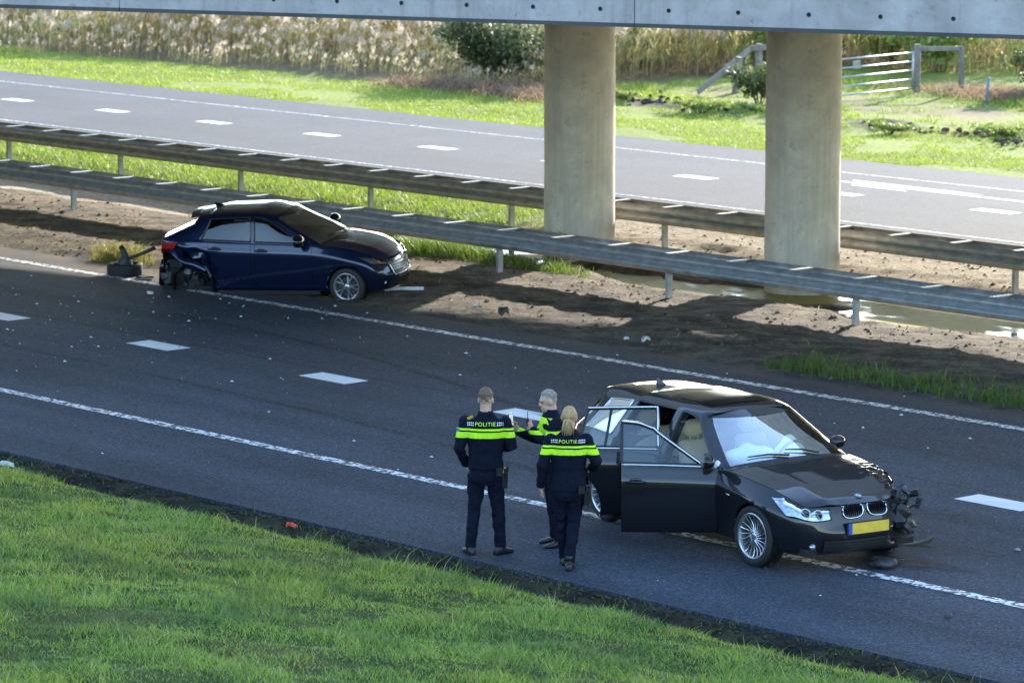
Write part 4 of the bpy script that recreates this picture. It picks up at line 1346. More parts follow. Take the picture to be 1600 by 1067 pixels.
# --- side glass that stays on the body
def glass_of(rngi, side, parent, mat, name='window', origin=(0, 0, 0), inset=0.0):
    a, b = rngi
    P = G[a:b + 1, gv:2 * gv + 1].copy()
    P[..., 1] -= inset
    P[..., 1] *= side
    mb = MB(); mb.grid(P - np.asarray(origin)); return mb.build(name, mat, parent, True)
def loop_of(rngi, side, origin=(0, 0, 0), out=0.0):
    a, b = rngi
    P = G[a:b + 1, gv:2 * gv + 1]
    lp = list(P[:, 0]) + list(P[-1, 1:]) + list(P[::-1, -1][1:]) + list(P[0, ::-1][1:-1])
    return [((p[0] - origin[0]), (p[1] + out) * side - origin[1], p[2] - origin[2]) for p in lp]
for side in (1, -1):
    glass_of(wins['quarter'], side, wag, WC['glass_dark'])
    lp = loop_of(wins['quarter'], side, out=.003)
    trim_strip(lp, .010, 'window_trim', WC['chrome'], wag, closed=True)
for k in ('front', 'rear'):
    glass_of(wins[k], 1, wag, WC['glass']); trim_strip(loop_of(wins[k], 1, out=.003), .010, 'window_trim', WC['chrome'], wag, closed=True)
# black B-pillar skins, door-opening seals on the near side
for a, b in (((1 * gu), (3 * gu)), ((4 * gu), (5 * gu))):
    Gp = G[a:b + 1]
    top = [tuple(p * [1, -1, 1]) for p in Gp[:, 2 * gv]]
    lowx = (iF0, iF1) if a == gu else (iR0, iR1)
    fr = [tuple(p * [1, -1, 1]) for p in Gp[0, :2 * gv + 1]]; bk = [tuple(p * [1, -1, 1]) for p in Gp[-1, :2 * gv + 1]]
    lf = [tuple(p * [1, -1, 1]) for p in L[lowx[0], nv:]]; lb = [tuple(p * [1, -1, 1]) for p in L[lowx[1], nv:]]
    sill = [tuple(p * [1, -1, 1]) for p in L[lowx[0]:lowx[1] + 1, nv]]
    ring = lf + fr[1:] + top[1:-1] + bk[::-1] + lb[::-1][1:] + sill[::-1][1:-1]
    ring = [(p[0], p[1] + .02, p[2]) for p in ring]
    trim_strip(ring, .016, 'door_seal', WC['seal'], wag, closed=True)
    # painted door-frame flange inside the opening
    mb = MB(); inner = [(p[0], p[1] + .10, p[2]) for p in ring]
    mb.grid(np.array([ring + [ring[0]], inner + [inner[0]]])); mb.build('door_frame', WC['paint_black'], wag, True)
# --- doors on the near side, swung open
def open_door(i0, i1, win, ang, hinge_x, label, mir=False):
    org = np.array([hinge_x, -(L[i0, 3 * nv, 1]) + .03, 0.0])
    d = bpy.data.objects.new('door', None); COL.objects.link(d); d.parent = wag; d.location = org; d.rotation_euler = (0, 0, R_(ang)); d['label'] = label
    Ld, md_ = (L2, m2) if mir else arch_cut(L1, m1, RR_, CZ, .46)
    P = Ld[i0:i1 + 1, nv:].copy()
    mk = md_[i0:i1, nv:]
    P[..., 1] *= -1
    P = P - org
    mb = MB(); a, b = P.shape[:2]; I = np.arange(a * b).reshape(a, b)
    F = np.stack([I[:-1, :-1], I[1:, :-1], I[1:, 1:], I[:-1, 1:]], -1)[mk]
    mb.add(P.reshape(-1, 3), [tuple(f) for f in F])
    Pi = P.copy(); Pi[..., 1] += .085
    # edge walls
    for A_, B_ in ((P[0], Pi[0]), (P[-1], Pi[-1]), (P[:, -1], Pi[:, -1]), (P[:, 0], Pi[:, 0])):
        if not mk.all() and (A_ is P[-1] or False):
            pass
        mb.grid(np.stack([A_, B_]))
    recalc(mb.build('door_skin', WC['paint_black'], d, auto=38))
    mb = MB(); mb.add(Pi.reshape(-1, 3), [tuple(f) for f in F]); mb.build('door_card', WC['leather_dark'], d, True)
    mb = MB(); mid = Pi[a // 2, b // 2]; mb.box((mid[0], mid[1] + .03, .62), ((Pi[0, 0, 0] - Pi[-1, 0, 0]) * .36, .03, .035)); mb.box((mid[0], mid[1] + .01, .72), ((Pi[0, 0, 0] - Pi[-1, 0, 0]) * .40, .015, .07)); mb.build('armrest', WC['leather'], d)
    glass_of(win, -1, d, WC['glass'], 'window', org, .012)
    lp = loop_of(win, -1, org, -.008)
    na = win[1] - win[0]
    trim_strip(lp, .021, 'window_frame', WC['gloss'], d, 8, True)
    lo = loop_of(win, -1, org, .014)
    trim_strip([(p[0], p[1], p[2] - .008) for p in lo[:na + 1]], .009, 'belt_trim', WC['chrome'], d)
    up_ = lo[na + gv:na + gv + na + 1] + lo[na + gv + na + 1:]
    trim_strip([(p[0], p[1] * 1.0, p[2] + .010) for p in up_] + [lo[0]], .010, 'top_trim', WC['chrome'], d)
    hp = P[int((a - 1) * .84), int(nv * 3.35)]
    handle(d, (hp[0], hp[1], hp[2]), -1, WC['gloss'])
    if mir:
        q = P[int((a - 1) * .18), -1]
        mirror_unit(d, q[0], q[1], q[2] + .03, -1, WC['gloss'], 1.0)
    return d
dfront = open_door(iF0, iF1, wins['front'], 56, L[iF0, 0, 0], 'front passenger door, swung wide open', True)
drear = open_door(iR0, iR1, wins['rear'], 58, L[iR0, 0, 0], 'rear passenger door, open behind the front one')
# vertical divider in the rear door window
Pq = G[int(4.72 * gu), gv:2 * gv + 1] * [1, -1, 1] - np.array(drear.location)
trim_strip(Pq, .017, 'window_divider', WC['gloss'], drear)
mirror_unit(wag, -.98, .81, .96, 1, WC['gloss'], .85)
for xx in (-1.45, -2.35): handle(wag, (xx, .918, .78), 1, WC['gloss'])
# --- wheels
wheel(wag, (RF, -.785, .325), .325, .235, .241, 20, 'turbine', -1, WC, R_(3))
wheel(wag, (RR_, -.785, .325), .325, .235, .241, 20, 'turbine', -1, WC)
wheel(wag, (RF, .785, .325), .325, .235, .241, 20, 'turbine', 1, WC, R_(3))
wheel(wag, (RR_, .785, .325), .325, .235, .241, 20, 'turbine', 1, WC)
# --- front details, dropped onto the skin
bm_ = bmesh.new(); bm_.from_mesh(body.data); bvh = BVHTree.FromBMesh(bm_)
bmh = bmesh.new(); bmh.from_mesh(hood.data); bvh_h = BVHTree.FromBMesh(bmh)
lamp = bpy.data.objects.new('headlight', None); COL.objects.link(lamp); lamp.parent = wag
hl = dict(A=(.74, -.385, .585), B=(.50, -.80, .625), C_=(.30, -.86, .785), D=(.71, -.40, .690))
blg = lambda u, v: (0, 0, (.035 * math.sin(math.pi * u) * v) - (.030 * math.sin(math.pi * min(1, u * 1.3)) * (1 - v)))
P = surf_patch(bvh, nu=16, nv=6, direction=(-.72, .69, -.05), off=.006, bulge=blg, **hl)
mb = MB(); mb.grid(P); mb.build('reflector', WC['reflector'], lamp, True)
P2 = surf_patch(bvh, nu=16, nv=6, direction=(-.72, .69, -.05), off=.022, bulge=blg, **hl)
rim_ = list(range(17))
mb = MB(); mb.grid(P2); mb.build('lens', WC['lampglass'], lamp, True)
edge = [P2[i, 0] for i in range(17)] + [P2[16, j] for j in range(1, 7)] + [P2[i, 6] for i in range(15, -1, -1)] + [P2[0, j] for j in range(5, 0, -1)]
trim_strip(edge, .006, 'lamp_seal', WC['black'], lamp, closed=True)
for u_, v_ in ((4, 2), (8, 2)):
    c = Vector(P[u_, v_]); nrm = Vector((.72, -.69, .05)).normalized()
    q = nrm.to_track_quat('Y', 'Z').to_matrix()
    mb = MB(); mb.lathe([(.058, .004), (.062, .010), (.054, .012), (.050, .006)], 20, 'y', closed=True); mb.v = [tuple(q @ Vector(v) + c) for v in mb.v]; mb.build('lamp_ring', WC['white'], lamp, True)
    mb = MB(); mb.lathe([(.0, .012), (.03, .010), (.045, .004)], 20, 'y'); mb.v = [tuple(q @ Vector(v) + c) for v in mb.v]; mb.build('projector', WC['gloss'], lamp, True)
mb = MB(); mb.grid(P[:, 5:7] + np.array([.012, -.012, .004])); mb.build('lamp_brow', WC['reflector'], lamp, True)
# kidney grilles
for sy in (-1, 1):
    gr = bpy.data.objects.new('kidney_grille', None); COL.objects.link(gr); gr.parent = wag
    ring = []
    for k in range(28):
        t = 2 * math.pi * k / 28
        cy_, cz_ = math.cos(t), math.sin(t)
        yy = sy * (.155 + .125 * math.copysign(abs(cy_) ** .7, cy_)); zz = .655 + .075 * math.copysign(abs(cz_) ** .75, cz_) + .010 * cy_ * -1
        h_ = bvh.ray_cast(Vector((2, yy, zz)), Vector((-1, 0, 0)))
        x_ = (h_[0].x if h_[0] is not None else .79)
        ring.append((x_ + .012, yy, zz))
    trim_strip(ring, .0075, 'grille_surround', WC['chrome'], gr, closed=True)
    mb = MB(); mb.add([(p[0] - .006, p[1], p[2]) for p in ring], [tuple(range(28))]); mb.build('grille_back', WC['black'], gr)
    for k in range(9):
        yy = sy * (.055 + .025 * k); xx = np.interp(abs(yy), [.03, .155, .28], [.80, .80, .785])
        hh = .062 * math.sqrt(max(0, 1 - ((abs(yy) - .155) / .13) ** 2)) ** .6
        if hh < .015: continue
        h_ = bvh.ray_cast(Vector((2, yy, .655)), Vector((-1, 0, 0))); xx = (h_[0].x if h_[0] is not None else .79) + .012
        mb = MB(); mb.box((xx, yy, .655), (.010, .0045, hh)); mb.build('grille_slat', WC['gloss'], gr)
# badge on the bonnet nose
badge = bpy.data.objects.new('badge', None); COL.objects.link(badge); badge.parent = wag
h_ = bvh_h.ray_cast(Vector((.655, 0, 2)), Vector((0, 0, -1)))
bl, bn = (h_[0], h_[1]) if h_[0] is not None else (Vector((.655, 0, .77)), Vector((.5, 0, .85)))
if bn.z < 0: bn = -bn
badge.location = bl + bn * .004; badge.rotation_euler = bn.to_track_quat('Z', 'Y').to_euler()
mb = MB(); mb.lathe([(.0, .002), (.024, .002)], 24, 'z'); mb.build('disc', simple('badge_white', (.7, .72, .75), .3), badge)
mb = MB(); mb.lathe([(.024, .0025), (.040, .0025), (.043, .0)], 28, 'z'); mb.build('ring', simple('badge_ring', (.30, .32, .36), .25, .6), badge)
for q in (0, 2):
    mb = MB(); pts = [(0, 0, .0032)] + [(.023 * math.cos(a), .023 * math.sin(a), .0032) for a in np.linspace(q * math.pi / 2, (q + 1) * math.pi / 2, 8)]
    mb.add(pts, [tuple(range(9))]); mb.build('quadrant', simple('badge_blue', (.05, .22, .55), .3), badge)
# number plate: yellow with a blue band, characters not legible in the photograph
pl = bpy.data.objects.new('number_plate', None); COL.objects.link(pl); pl.parent = wag; pl.location = (.852, -.0, .475)
mb = MB(); mb.box((0, .02, 0), (.006, .235, .056)); mb.build('plate', simple('plate_yellow', (.72, .48, .05), .4, 0, .1, 9), pl)
mb = MB(); mb.box((.0005, -.239, 0), (.006, .022, .056)); mb.build('country_band', simple('plate_blue', (.03, .09, .42), .4), pl)
mb = MB(); mb.box((-.012, 0, 0), (.008, .275, .066)); mb.build('plate_holder', WC['black'], pl)
# lower intake, fog lamp, bumper crease
P = surf_patch(bvh, (.8, -.52, .245), (.8, .36, .245), (.8, .36, .365), (.8, -.52, .365), 20, 4, (-1, 0, 0), .004)
mb = MB(); mb.grid(P); mb.build('lower_intake', WC['black'], wag, True)
for zz in (.275, .305, .335):
    mb = MB(); q = surf_patch(bvh, (.8, -.51, zz), (.8, .35, zz), (.8, .35, zz + .006), (.8, -.51, zz + .006), 20, 1, (-1, 0, 0), .010); mb.grid(q); mb.build('intake_bar', WC['gloss'], wag, True)
fl = surf_patch(bvh, (.7, -.655, .262), (.7, -.565, .262), (.7, -.565, .328), (.7, -.655, .328), 6, 4, (-.9, .43, 0), .008)
mb = MB(); c = fl.mean((0, 1)); mb.ball(c, (.03, .042, .036), 14, 8); mb.build('fog_lamp', WC['reflector'], wag, True)
for zz, yy0, yy1 in ((.215, -.70, .4),):
    q = surf_patch(bvh, (.8, yy0, zz), (.8, yy1, zz), (.8, yy1, zz + .02), (.8, yy0, zz + .02), 20, 1, (-1, 0, 0), .02); mb = MB(); mb.grid(q); mb.build('bumper_lip', WC['black'], wag, True)
# side indicator on the front wing, bonnet shut line
h_ = bvh.ray_cast(Vector((-.43, -2, .70)), Vector((0, 1, 0))); c = h_[0]
mb = MB(); mb.ball(c, (.045, .008, .012), 12, 6); mb.build('side_indicator', WC['chrome'], wag, True)
# roof glass, aerial fin, wipers
P = []
for x in np.linspace(-1.50, -2.28, 10):
    row = []
    for y in np.linspace(-.40, .40, 11):
        h_ = bvh.ray_cast(Vector((x, y, 3)), Vector((0, 0, -1))); row.append((x, y, (h_[0].z if h_[0] is not None else 1.45) + .006))
    P.append(row)
mb = MB(); mb.grid(np.array(P)); mb.build('roof_window', WC['gloss'], wag, True)
h_ = bvh.ray_cast(Vector((-3.05, 0, 3)), Vector((0, 0, -1)))
mb = MB(); z0 = h_[0].z
mb.add([(-2.95, 0, z0), (-3.13, .03, z0 - .006), (-3.13, -.03, z0 - .006), (-3.14, .008, z0 + .065), (-3.14, -.008, z0 + .065), (-3.06, 0, z0 + .045)], [(0, 1, 3, 5), (0, 5, 4, 2), (1, 2, 4, 3), (5, 3, 4)])
mb.build('aerial_fin', WC['gloss'], wag)
for y0, y1 in ((-.10, -.62), (.42, -.12)):
    a_, b_ = WS[2, 12 + int(y0 * 14)], WS[3, 12 + int(y1 * 14)]
    mb = MB(); mb.tube([tuple(a_ + [.05, 0, -.005]), tuple((a_ + b_) / 2 + [.03, 0, .022]), tuple(b_ + [.02, 0, .016])], [.013, .011, .007], 6); mb.build('wiper', WC['black'], wag, True)
# --- interior
mb = MB()
mb.box((-.86, 0, .78), (.20, .74, .13)); mb.box((-.80, 0, .90), (.16, .70, .03)); mb.box((-1.25, 0, .46), (.45, .11, .14)); mb.build('dashboard', WC['leather_dark'], wag)
seat(wag, -1.42, -.37, WC['leather']); seat(wag, -1.42, .37, WC['leather'])
seat(wag, -2.32, 0, WC['leather'], 'rear_bench', .42)
mb = MB(); mb.box((-3.2, 0, .62), (.6, .66, .02)); mb.box((-2.70, 0, .78), (.03, .66, .18)); mb.build('load_floor', WC['leather_dark'], wag)
mb = MB(); ringp = [(-1.05 - .06 * math.sin(t) * -1, .37 + .185 * math.cos(t), .90 + .17 * math.sin(t)) for t in np.linspace(0, 2 * math.pi, 25)]
mb.tube(ringp, .016, 8, False); mb.tube([(-.98, .37, .88), (-.82, .37, .82)], .035, 8); mb.box((-1.045, .37, .90), (.015, .17, .02)); mb.build('steering_wheel', WC['leather_dark'], wag, True)
def cloth_blob(loc, r, name):
    mb = MB(); mb.ball((0, 0, 0), r, 28, 18)
    mb.v = [tuple(Vector(v) * (1 + .12 * math.sin(v[0] * 23 + v[2] * 15) + .10 * math.sin(v[1] * 27 + 1.7) + .07 * math.sin(v[2] * 41))) for v in mb.v]
    o = mb.build(name, WC['white'], wag, True); o.location = loc; return o
cloth_blob((-.93, -.30, .97), (.16, .26, .13), 'deployed_airbag')['label'] = 'deflated passenger airbag hanging over the dashboard'
cloth_blob((-1.10, .37, .92), (.09, .19, .17), 'deployed_airbag')['label'] = 'deflated airbag on the steering wheel'
mb = MB(); mb.box((-1.16, 0, 1.335), (.012, .10, .032)); mb.build('rear_view_mirror', WC['black'], wag)
cloth_blob((-.76, -.81, .90), (.03, .04, .09), 'airbag_cloth')
# --- smashed front corner (far side)
wr_ = bpy.data.objects.new('crash_damage', None); COL.objects.link(wr_); wr_.parent = wag; wr_['label'] = 'crushed front corner with exposed dark parts'
r2 = np.random.default_rng(5)
def lump(c, r, mat, name, jag=.3, n=(9, 7)):
    mb = MB(); mb.ball((0, 0, 0), r, *n)
    mb.v = [tuple(Vector(v) * (1 + jag * (r2.random() - .5) * 2) + Vector(c)) for v in mb.v]
    return mb.build(name, mat, wr_)
lump((.52, .66, .70), (.12, .11, .10), WC['mech'], 'headlight_housing', .3)
lump((.66, .52, .50), (.10, .13, .14), WC['black'], 'bumper_remnant', .25)
lump((.40, .62, .48), (.25, .14, .18), WC['under'], 'inner_wing', .3)
lump((.70, .62, .42), (.07, .09, .10), WC['mech'], 'radiator_hose', .35)
for k in range(10):
    c = Vector((.40 + .3 * r2.random(), .50 + .28 * r2.random(), .34 + .42 * r2.random()))
    mb = MB(); mb.box(c, (.03 + .07 * r2.random(), .02 + .05 * r2.random(), .008 + .02 * r2.random()), Matrix.Rotation(r2.random() * 3, 3, 'X') @ Matrix.Rotation(r2.random() * 3, 3, 'Z'))
    mb.build('torn_bracket', WC['mech'] if k % 3 else WC['mech_light'], wr_)
for k in range(6):
    a = Vector((.45 + .2 * r2.random(), .55 + .15 * r2.random(), .35 + .35 * r2.random())); b = a + Vector((r2.normal(.10, .06), r2.normal(.10, .06), r2.normal(0, .09)))
    mb = MB(); mb.tube([a, (a + b) / 2 + Vector((0, .02, .03)), b], .008, 6); mb.build('torn_wire', WC['black'], wr_, True)
# crumpled silver-edged flap of the wing along the bonnet
P = []
for i in range(14):
    t = i / 13; x = .66 - 1.0 * t; row = []
    for j in range(5):
        v = j / 4; n_ = math.sin(i * 2.1 + j) * .5 + math.sin(i * 3.7) * .5
        row.append((x + .015 * n_, .60 + .16 * t + .06 * v + .025 * n_ * (1 - t), .765 + .135 * t - .10 * v * (1 - .4 * t) + .022 * n_ * (1 - t * .7)))
    P.append(row)
mb = MB(); mb.grid(np.array(P)); mb.build('crumpled_wing', WC['paint_black'], wr_)
bm_.free(); bmh.free()
# ------------------------------------------------------------------ debris by the estate car
def debris(name, loc, mbx, mat, label, cat='car part', rz=0.0, smooth=False):
    o = mbx.build(name, mat, None, smooth); o.location = loc; o.rotation_euler = (0, 0, rz)
    return tag(o, label, cat)
mb = MB(); P = []
for i in range(9):
    t = i / 8; P.append([(t * .52, .05 * math.sin(t * 2.6) + .0, .012 + .05 * t ** 3), (t * .52 + .02, .08 + .07 * math.sin(t * 2.4) + .05 * t, .02 + .13 * t ** 4)])
mb.grid(np.array(P)); mb.grid(np.array(P) + [0, 0, .006], flip=True)
debris('bumper_strip', (-27.75, 30.25, .016), mb, WC['black'], 'torn black bumper strip with a raised end beside the smashed corner', rz=R_(25))
mb = MB(); mb.ball((0, 0, .055), (.12, .09, .055), 16, 10); mb.ball((.07, .03, .065), (.065, .07, .045), 10, 8); mb.box((-.09, 0, .04), (.065, .035, .015), Matrix.Rotation(.5, 3, 'Z'))
debris('lamp_housing', (-26.92, 29.36, .012), mb, WC['mech'], 'rounded black plastic lamp housing lying on the white line', rz=.4, smooth=True)
mb = MB(); mb.add([(0, 0, .01), (.26, .03, .012), (.34, .16, .03), (.10, .18, .012), (.02, .09, .04)], [(0, 1, 2, 4), (4, 2, 3)])
debris('plastic_shard', (-27.3, 29.55, .014), mb, WC['mech_light'], 'pale torn plastic sheet under the front bumper of the black car', rz=.2)
# ------------------------------------------------------------------ dark blue hatchback, crushed at the rear
HC = CARM
hat = empty('hatchback', (-47.03, 38.95, -.06), R_(33), 'dark blue hatchback with a torn-off rear wheel, standing against the guard rail', 'car')
hat.rotation_euler = (R_(4.0), R_(-1.8), R_(33))
sp = dict(
    low=[(.50, .665, .585, .69), (.36, .775, .675, .79), (.15, .858, .725, .834), (.0, .89, .745, .846), (-.3, .935, .768, .843), (-.55, .955, .782, .838),
         (-1.05, .975, .788, .843), (-1.50, .988, .79, .846), (-1.56, .99, .79, .846), (-1.95, 1.003, .789, .846), (-2.28, 1.02, .783, .847), (-2.57, 1.04, .768, .846), (-2.86, 1.06, .735, .818), (-3.08, 1.06, .66, .715)],
    tuck=.012,
    green=[gst((-.46, .776, .945), (-1.18, .640, 1.345), (-1.20, .575, 1.385), (-1.14, .30, 1.415), (-1.12, 0, 1.425)),
           gst((-.66, .783, .960), (-1.24, .658, 1.318), (-1.30, .585, 1.398), (-1.27, .30, 1.432), (-1.25, 0, 1.442)),
           gst((-1.05, .788, .975), (-1.36, .655, 1.365), (-1.40, .585, 1.42), (-1.40, .30, 1.456), (-1.40, 0, 1.466)),
           gst((-1.50, .790, .988), (-1.52, .655, 1.383), (-1.52, .585, 1.438), (-1.52, .30, 1.473), (-1.52, 0, 1.484)),
           gst((-1.56, .790, .990), (-1.58, .655, 1.385), (-1.58, .585, 1.440), (-1.58, .30, 1.475), (-1.58, 0, 1.486)),
           gst((-2.40, .780, 1.030), (-2.26, .645, 1.348), (-2.26, .575, 1.415), (-2.26, .30, 1.455), (-2.26, 0, 1.466)),
           gst((-2.55, .770, 1.040), (-2.33, .636, 1.330), (-2.30, .568, 1.402), (-2.30, .30, 1.445), (-2.30, 0, 1.457)),
           gst((-2.84, .735, 1.055), (-2.44, .612, 1.300), (-2.40, .558, 1.382), (-2.42, .30, 1.428), (-2.42, 0, 1.440)),
           gst((-3.05, .665, 1.060), (-2.56, .588, 1.270), (-2.50, .540, 1.358), (-2.56, .30, 1.405), (-2.57, 0, 1.417))])
car = Car(sp); L = car.low; G = car.green
RF, RR_, CZ, AR = 0.0, -2.57, .305, .335
L1, m1 = arch_cut(L, car.low_mask(), RF, CZ, AR); L2, m2 = arch_cut(L1, m1, RR_, CZ, AR)
iF0, iF1, iR0, iR1 = 5 * nu, 7 * nu, 8 * nu, 10 * nu
gm = np.ones((G.shape[0] - 1, G.shape[1] - 1), bool)
wins = {'front': (1 * gu, 3 * gu), 'rear': (4 * gu, 5 * gu)}
for a, b in wins.values(): gm[a:b, gv:2 * gv] = False
# crush the rear quarter on the visible side
Lc = L2.copy()
r3 = np.random.default_rng(11)
for i in range(Lc.shape[0]):
    for j in range(Lc.shape[1]):
        x, y, z = Lc[i, j]
        k = float(sstep(-2.02, -2.62, x)) * float(sstep(1.02, .62, z))
        if k > 0:
            n_ = math.sin(x * 19 + z * 13) * .5 + math.sin(z * 31 + x * 7) * .5
            Lc[i, j] = (x + k * (.10 + .05 * n_), y - k * (.11 + .07 * n_), z + k * (.05 + .03 * n_))
mR = m2.copy()
cx_m = (Lc[:-1, :-1, 0] + Lc[1:, 1:, 0]) / 2; cz_m = (Lc[:-1, :-1, 2] + Lc[1:, 1:, 2]) / 2
tear = (cx_m < -2.30) & (cz_m < .70 + .12 * np.sin(cx_m * 17)) & (cz_m < .74)
tear |= (cx_m < -2.62) & (cz_m < .78 + .07 * np.sin(cx_m * 23))
mR &= ~tear
mb = MB()
mdoors = mR.copy(); mdoors[iF0:iF1, nv:] = False; mdoors[iR0:iR1, nv:] = False
cells(mb, Lc, mdoors, -1); cells(mb, L2, m2, 1)
cells(mb, G, gm, 1); cells(mb, G, gm, -1)
st0 = car.lowC[0]; xc = [.64, .70, .735, .735, .70, .66, .63]
FC = np.zeros((6, 7, 3))
for i, t in enumerate([0, .3, .55, .8, .93, 1.0]):
    for j in range(7): FC[i, j] = (xc[j] - (xc[j] - st0[j][0]) * t ** 2.3, st0[j][1] * t, st0[j][2])
FA = dense(FC, 6, 5); fm_ = np.ones((FA.shape[0] - 1, FA.shape[1] - 1), bool)
cells(mb, FA, fm_, 1); cells(mb, FA, fm_, -1)
stn = car.lowC[-1]; xr = [-3.14, -3.22, -3.25, -3.24, -3.20, -3.17, -3.15]
RC = np.zeros((4, 7, 3))
for i, t in enumerate((0, .5, .85, 1)):
    for j in range(7): RC[i, j] = (xr[j] - (xr[j] - stn[j][0]) * t ** 2.4, stn[j][1] * t, stn[j][2])
RA = dense(RC, 5, 3); rm_ = np.ones((RA.shape[0] - 1, RA.shape[1] - 1), bool)
cells(mb, RA, rm_, 1); r_ = rm_.copy(); r_[9:, :8] = False; cells(mb, RA, r_, -1)
side_c = G[-1, :3 * gv + 1]; TG = []
for t in (0, .5, .85, 1):
    TG.append([(p[0] - .10 * (1 - t ** 2), p[1] * t, p[2] + .008 * (1 - t)) for k, p in enumerate(side_c)])
TG = np.array(TG); tm = np.ones((3, TG.shape[1] - 1), bool)
cells(mb, TG, tm, 1); cells(mb, TG, tm, -1)
arch_lip(mb, L2, m2, RF, CZ, AR, 1); arch_lip(mb, L2, m2, RF, CZ, AR, -1); arch_lip(mb, L2, m2, RR_, CZ, AR, 1)
# roof spoiler
sp_ = [(-2.50, .53, 1.361), (-2.56, .30, 1.408), (-2.57, 0, 1.420), (-2.56, -.30, 1.408), (-2.50, -.53, 1.361)]
mb.grid(np.array([sp_, [(x - .13, y * .97, z - .012) for x, y, z in sp_], [(x - .12, y * .97, z - .04) for x, y, z in sp_]]))
body = recalc(mb.build('body', HC['paint_blue'], hat, auto=38))
# closed doors as panels of their own with shut lines
def closed_door(i0, i1, side, Ls, mk):
    P = Ls[i0:i1 + 1, nv:].copy(); m_ = mk[i0:i1, nv:]
    g_ = .006
    P[0, :, 0] -= g_; P[-1, :, 0] += g_; P[:, 0, 2] += g_
    d = bpy.data.objects.new('door', None); COL.objects.link(d); d.parent = hat
    mb = MB(); cells(mb, P, m_, side); recalc(mb.build('door_skin', HC['paint_blue'], d, auto=38))
    ii = int((P.shape[0] - 1) * .86); q = P[ii, int(nv * 3.6)]
    handle(d, (q[0], q[1] * side, q[2]), side, HC['paint_blue'])
    return d
for side in (1, -1):
    closed_door(iF0, iF1, side, Lc if side < 0 else L2, mR if side < 0 else m2)
    closed_door(iR0, iR1, side, Lc if side < 0 else L2, mR if side < 0 else m2)
    for k, rg in wins.items():
        a, b = rg
        P = G[a:b + 1, gv:2 * gv + 1].copy(); P[..., 1] = (P[..., 1] - .008) * side
        mb = MB(); mb.grid(P); mb.build('window', HC['glass_dark'], hat, True)
        lp = loop_of(rg, side)
        trim_strip(lp, .012, 'window_seal', HC['gloss'], hat, closed=True)
    # black pillar between the windows
    P = G[3 * gu:4 * gu + 1, gv:2 * gv + 1].copy(); P[..., 1] = (P[..., 1] + .004) * side
    mb = MB(); mb.grid(P); mb.build('pillar_cover', HC['gloss'], hat, True)
    mirror_unit(hat, -.72, .80 * side, .975, side, HC['gloss'], 1.2)
# hood, windscreen
E_ = L[:5 * nu - 3, -1]; HP = []
for i, e in enumerate(E_):
    u = i / (len(E_) - 1); cx_ = .63 + (-.24 - .63) * u; cz_ = np.interp(u, [0, .08, .35, .7, 1], [.69, .755, .875, .95, .985]); row = []
    for j in range(-14, 15):
        v = abs(j) / 14; sg = 1 if j >= 0 else -1
        row.append((cx_ + (e[0] - cx_) * v ** 2.2, sg * v * (e[1] - .004), cz_ + (e[2] + .003 - cz_) * v ** 2.6 + .010 * math.exp(-((v - .6) / .12) ** 2)))
    HP.append(row)
mb = MB(); mb.grid(np.array(HP)); hood = mb.build('bonnet', HC['paint_blue'], hat, auto=45)
S = G[0, :3 * gv + 1]; WS = []
for k, p in enumerate(S):
    t = k / (len(S) - 1); c = lerp3((-.22, 0, .99), (-1.12, 0, 1.425), t) + np.array([0, 0, .02 * math.sin(math.pi * t)])
    WS.append([(c[0] + (p[0] - c[0]) * (abs(j) / 12) ** 2.3, (1 if j >= 0 else -1) * p[1] * abs(j) / 12, c[2] + (p[2] - c[2]) * (abs(j) / 12) ** 2.6) for j in range(-12, 13)])
WS = np.array(WS)
mb = MB(); mb.grid(WS[1:-3, 1:-1]); mb.build('windscreen', HC['screen'], hat, True)
mb = MB(); mb.grid(WS[-4:]); mb.grid(WS[:, :2]); mb.grid(WS[:, -2:]); mb.build('windscreen_surround', HC['paint_blue'], hat, True)
mb = MB(); mb.grid(WS[:2]); b_ = WS[0]; mb.grid(np.array([[(p[0] + .14 * (1 - (abs(p[1]) / .78) ** 2) + .01, p[1], p[2] - .03) for p in b_], [tuple(p) for p in b_]])); mb.build('cowl', HC['black'], hat, True)
for y0, y1 in ((-.05, -.55), (.42, -.05)):
    a_, b_ = WS[2, 12 + int(y0 * 14)], WS[3, 12 + int(y1 * 14)]
    mb = MB(); mb.tube([tuple(a_ + [.05, 0, -.005]), tuple((a_ + b_) / 2 + [.03, 0, .022]), tuple(b_ + [.02, 0, .016])], [.013, .011, .007], 6); mb.build('wiper', HC['black'], hat, True)
rg = []
for t in (0, 1):
    p = G[-1, gv // 2 + 2 if t == 0 else 2 * gv]
    rg.append([(p[0] - .11 * (1 - v * v) - .004, p[1] * v * s_, p[2]) for s_ in (1, -1) for v in ((1, .5, 0) if s_ == 1 else (.5, 1))])
mb = MB(); mb.grid(np.array(rg)); mb.build('rear_window', HC['glass_dark'], hat, True)
